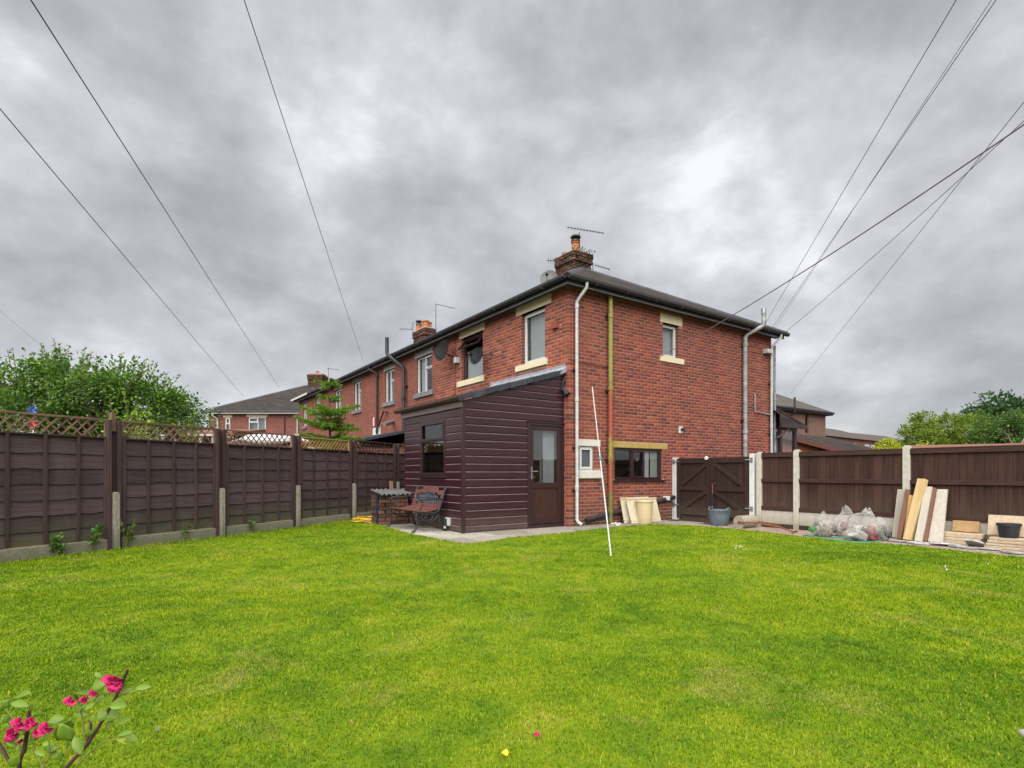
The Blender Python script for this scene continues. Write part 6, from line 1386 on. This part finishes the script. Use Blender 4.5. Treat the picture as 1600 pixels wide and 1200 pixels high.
cane([rp(134, 1166), rp(140, 1145), rp(142, 1130), rp(138, 1127)], .005, .004)
cane([foot-Vector((.1, 0, 0)), rp(30, 1205), rp(38, 1170), rp(43, 1140), rp(46, 1110)], .0085, .006)
cane([rp(29, 1195), rp(14, 1188), rp(5, 1172), rp(-2, 1160)], .007, .005)
cane([foot, rp(70, 1205), rp(56, 1178), rp(48, 1150)], .004, .003, 'stem_green')
cane([rp(67, 1198), rp(78, 1180), rp(76, 1158)], .003, .002, 'stem_green')
cane([rp(133, 1153), rp(131, 1142), rp(128, 1120), rp(122, 1098)], .003, .002, 'stem_green')
cane([rp(120, 1196), rp(140, 1176), rp(165, 1158), rp(205, 1152)], .003, .0018, 'stem_green')
cane([rp(40, 1146), rp(22, 1124), rp(8, 1108)], .003, .002, 'stem_green')
cane([rp(172, 1105), rp(190, 1087), rp(212, 1075)], .0025, .0015, 'stem_green')
lm0 = None
def rose_leaf(a, b_, wd, mat='leaf_rose', face=.6):
    wd *= .8 if mat == 'leaf_rose' else 1
    a, b_ = Vector(a), Vector(b_); d = b_-a; ln = d.length; d = d.normalized(); toc = (-(rb_+a)+Vector((0, 0, CAMH+.5))).normalized(); n = (toc+Vector((random.uniform(-face, face), random.uniform(-face, face), random.uniform(-.1, .7)))).normalized(); s_ = d.cross(n).normalized(); n = s_.cross(d)
    m_ = MB(); vs = []; k = 7; prof = [0, .55, .9, 1, .86, .5, .0]
    for j in range(k):
        t = j/(k-1); c_ = a+d*ln*t+n*(-.10*ln*t*t); w_ = wd*.5*prof[j]
        vs += [c_-s_*w_+n*w_*.35, c_, c_+s_*w_+n*w_*.35]
    fs = []
    for j in range(k-1): o_ = 3*j; fs += [(o_, o_+1, o_+4, o_+3), (o_+1, o_+2, o_+5, o_+4)]
    m_.add(vs, fs); o = m_.build('leaf', mat, rose, smooth=True, fix=False)
    sf = o.modifiers.new('thick', 'SOLIDIFY'); sf.thickness = .0006; return o
LV = [((142, 1076), (170, 1062), 24), ((140, 1086), (114, 1079), 26), ((172, 1078), (192, 1062), 20), ((160, 1082), (188, 1066), 22), ((186, 1082), (212, 1078), 14), ((210, 1076), (237, 1072), 15), ((170, 1104), (200, 1102), 20), ((172, 1100), (190, 1092), 18),
      ((160, 1112), (186, 1120), 26), ((168, 1112), (150, 1124), 22), ((140, 1118), (112, 1112), 18), ((112, 1124), (86, 1162), 30), ((104, 1122), (72, 1128), 20), ((120, 1140), (100, 1170), 22), ((116, 1150), (128, 1180), 18), ((95, 1130), (112, 1160), 26), ((68, 1160), (84, 1138), 16), ((76, 1164), (66, 1160), 10),
      ((20, 1092), (46, 1080), 20), ((16, 1098), (44, 1102), 16), ((14, 1104), (0, 1096), 18), ((38, 1150), (20, 1158), 14), ((30, 1180), (14, 1200), 20), ((24, 1168), (12, 1150), 16), ((180, 1130), (204, 1122), 18), ((176, 1126), (166, 1140), 16), ((190, 1150), (214, 1156), 18), ((182, 1150), (206, 1142), 14), ((55, 1172), (70, 1180), 12), ((160, 1060), (148, 1050), 10), ((126, 1096), (106, 1088), 16), ((150, 1098), (132, 1110), 18), ((152, 1136), (132, 1146), 16)]
for (a, b_, w_) in LV:
    dd = random.uniform(-.06, .06); rose_leaf(rp(*a, dd), rp(*b_, dd+random.uniform(-.03, .02)), w_/F*RD)
for (a, b_, w_) in (((108, 1180), (128, 1195), 14), ((100, 1165), (112, 1184), 16), ((180, 1154), (210, 1162), 8)): rose_leaf(rp(*a, .04), rp(*b_, .04), w_/F*RD, 'leaf_gold')
def bloom(px, py, r, n, seed):
    random.seed(seed); c = rp(px, py, -.02); rr = r/F*RD
    for k in range(n):
        th = k*2.4+random.uniform(-.3, .3); ring_ = .35+.65*((k+1)/n); d = Vector((math.cos(th)*ring_, -.35+.3*random.random(), math.sin(th)*ring_*.8)).normalized(); o = rose_leaf(c+d*rr*.1, c+d*rr*random.uniform(.8, 1.15)*ring_+Vector((0, -.01, 0)), rr*1.0, 'petal_pink', 1.0); o.name = 'petal'
bloom(180, 1062, 16, 11, 3); bloom(182, 1072, 13, 9, 4); bloom(148, 1082, 8, 6, 5); bloom(112, 1094, 10, 6, 6); bloom(134, 1092, 8, 6, 7)
bloom(34, 1130, 13, 10, 8); bloom(52, 1128, 12, 9, 9); bloom(22, 1146, 13, 9, 10); bloom(74, 1138, 13, 10, 11); bloom(60, 1144, 9, 6, 12); bloom(34, 1155, 7, 5, 13)
random.seed(41)
for cx_, cy_ in ((150, 1092), (128, 1104), (100, 1140), (150, 1120), (120, 1160), (70, 1172), (28, 1164), (10, 1130), (60, 1150), (165, 1090), (140, 1140), (90, 1175)):
    for k in range(2):
        a = random.uniform(0, 6.28); ln = random.uniform(14, 24); dd = random.uniform(-.02, .1); rose_leaf(rp(cx_, cy_, dd), rp(cx_+ln*math.cos(a), cy_-ln*.6*math.sin(a), dd), ln*.62/F*RD)
random.seed(99)
# fallen petal, leaf and litter on the lawn
def fallen(px, py, sz, mat, label, cat):
    p = G(px, py, .045); m_ = MB(); vs = [(sz*math.cos(i*1.047)*random.uniform(.7, 1.1), sz*.7*math.sin(i*1.047)*random.uniform(.7, 1.1), .012*math.sin(i*2.0)) for i in range(6)]+[(0, 0, -.008)]
    m_.add(vs, [(i, (i+1) % 6, 6) for i in range(6)]); o = m_.build('fallen_'+cat, mat, smooth=True); sf = o.modifiers.new('thick', 'SOLIDIFY'); sf.thickness = .001
    solo(o, Matrix.Translation(p) @ Matrix.Rotation(.5, 4, 'X'), label, cat)
fallen(838, 1147, .017, 'petal_pink', 'single pink petal fallen on the near lawn', 'petal'); fallen(788, 1176, .019, 'petal_yellow', 'yellow curled leaf fallen on the near lawn', 'leaf'); fallen(246, 1138, .012, 'grey_stone', 'small grey pebble in the grass near the roses', 'pebble'); fallen(548, 1127, .009, 'slab_tan', 'tiny tan leaf in the grass left of the middle', 'leaf')
P = []
for (px_, py_, s_, n_) in ((1153, 856, 6, 9), (1164, 857, 6, 9), (1480, 887, 5, 4), (1540, 880, 4, 3)):
    for _ in range(n_): g_ = G(px_+random.uniform(-s_, s_), py_+random.uniform(-s_*.5, s_*.5), .05); P.append(tuple(g_))
o = leaves('daisies', np.array(P), np.tile([0, -.6, 1.0], (len(P), 1)), .018, .016, 'petal_white', None); tag(o, 'scattered small white daisies in the lawn', kind='stuff')

# ================================================================== grass blades (density falls with distance)
def scatter(ymin, ymax, dens):
    a = 1.02*ymax; n = int(dens*2*a*(ymax-ymin)); x = RNG.uniform(-a, a, n); y = RNG.uniform(ymin, ymax, n); k = np.abs(x) < 1.0*y+.35
    p = np.stack([x[k], y[k]], 1); return p[inside(p)]
P = [scatter(1.75, 3.2, 20000), scatter(3.2, 5, 12500), scatter(5, 7.5, 6200), scatter(7.5, 14, 3300)]; P = np.concatenate(P)
# a ragged fringe along the turf edge
fr_ = []
for a, b_ in zip(edge[:-1], edge[1:]):
    n = int((b_-a).length*260); t = RNG.random(n)[:, None]; q_ = np.array([[a.x, a.y]])*(1-t)+np.array([[b_.x, b_.y]])*t; fr_.append(q_+RNG.normal(0, .022, (n, 2)))
FR = np.concatenate(fr_); nf = len(FR); P = np.concatenate([P, FR]); n = len(P)
dist = np.hypot(P[:, 0], P[:, 1])
hgt = RNG.uniform(.010, .022, n)*(1+.035*dist); tall = RNG.random(n) < .03; hgt[tall] *= 1.5
hgt[-nf:] *= 1.35
left = (P[:, 0] < -3.2) & (np.arange(n) >= n-nf); hgt[left] *= 1.5
wid = (.0025+.00058*dist)*RNG.uniform(.7, 1.3, n)
th = RNG.uniform(0, 2*np.pi, n); lean = np.abs(RNG.normal(.85, .4, n)); dr_ = np.stack([np.cos(th)*np.sin(lean), np.sin(th)*np.sin(lean), np.cos(lean)], 1)
sd_ = np.stack([-np.sin(th), np.cos(th), np.zeros(n)], 1); B0 = np.column_stack([P, np.full(n, .018)])
tip = B0+dr_*hgt[:, None]
V = np.stack([B0-sd_*wid[:, None], B0+sd_*wid[:, None], tip], 1).reshape(-1, 3); Tt = np.arange(3*n).reshape(-1, 3)
o = fast_mesh('grass', V, Tt, 'grass_blade', None, np.repeat(RNG.random(n), 3)); tag(o, 'short mown grass blades covering the lawn', kind='stuff')
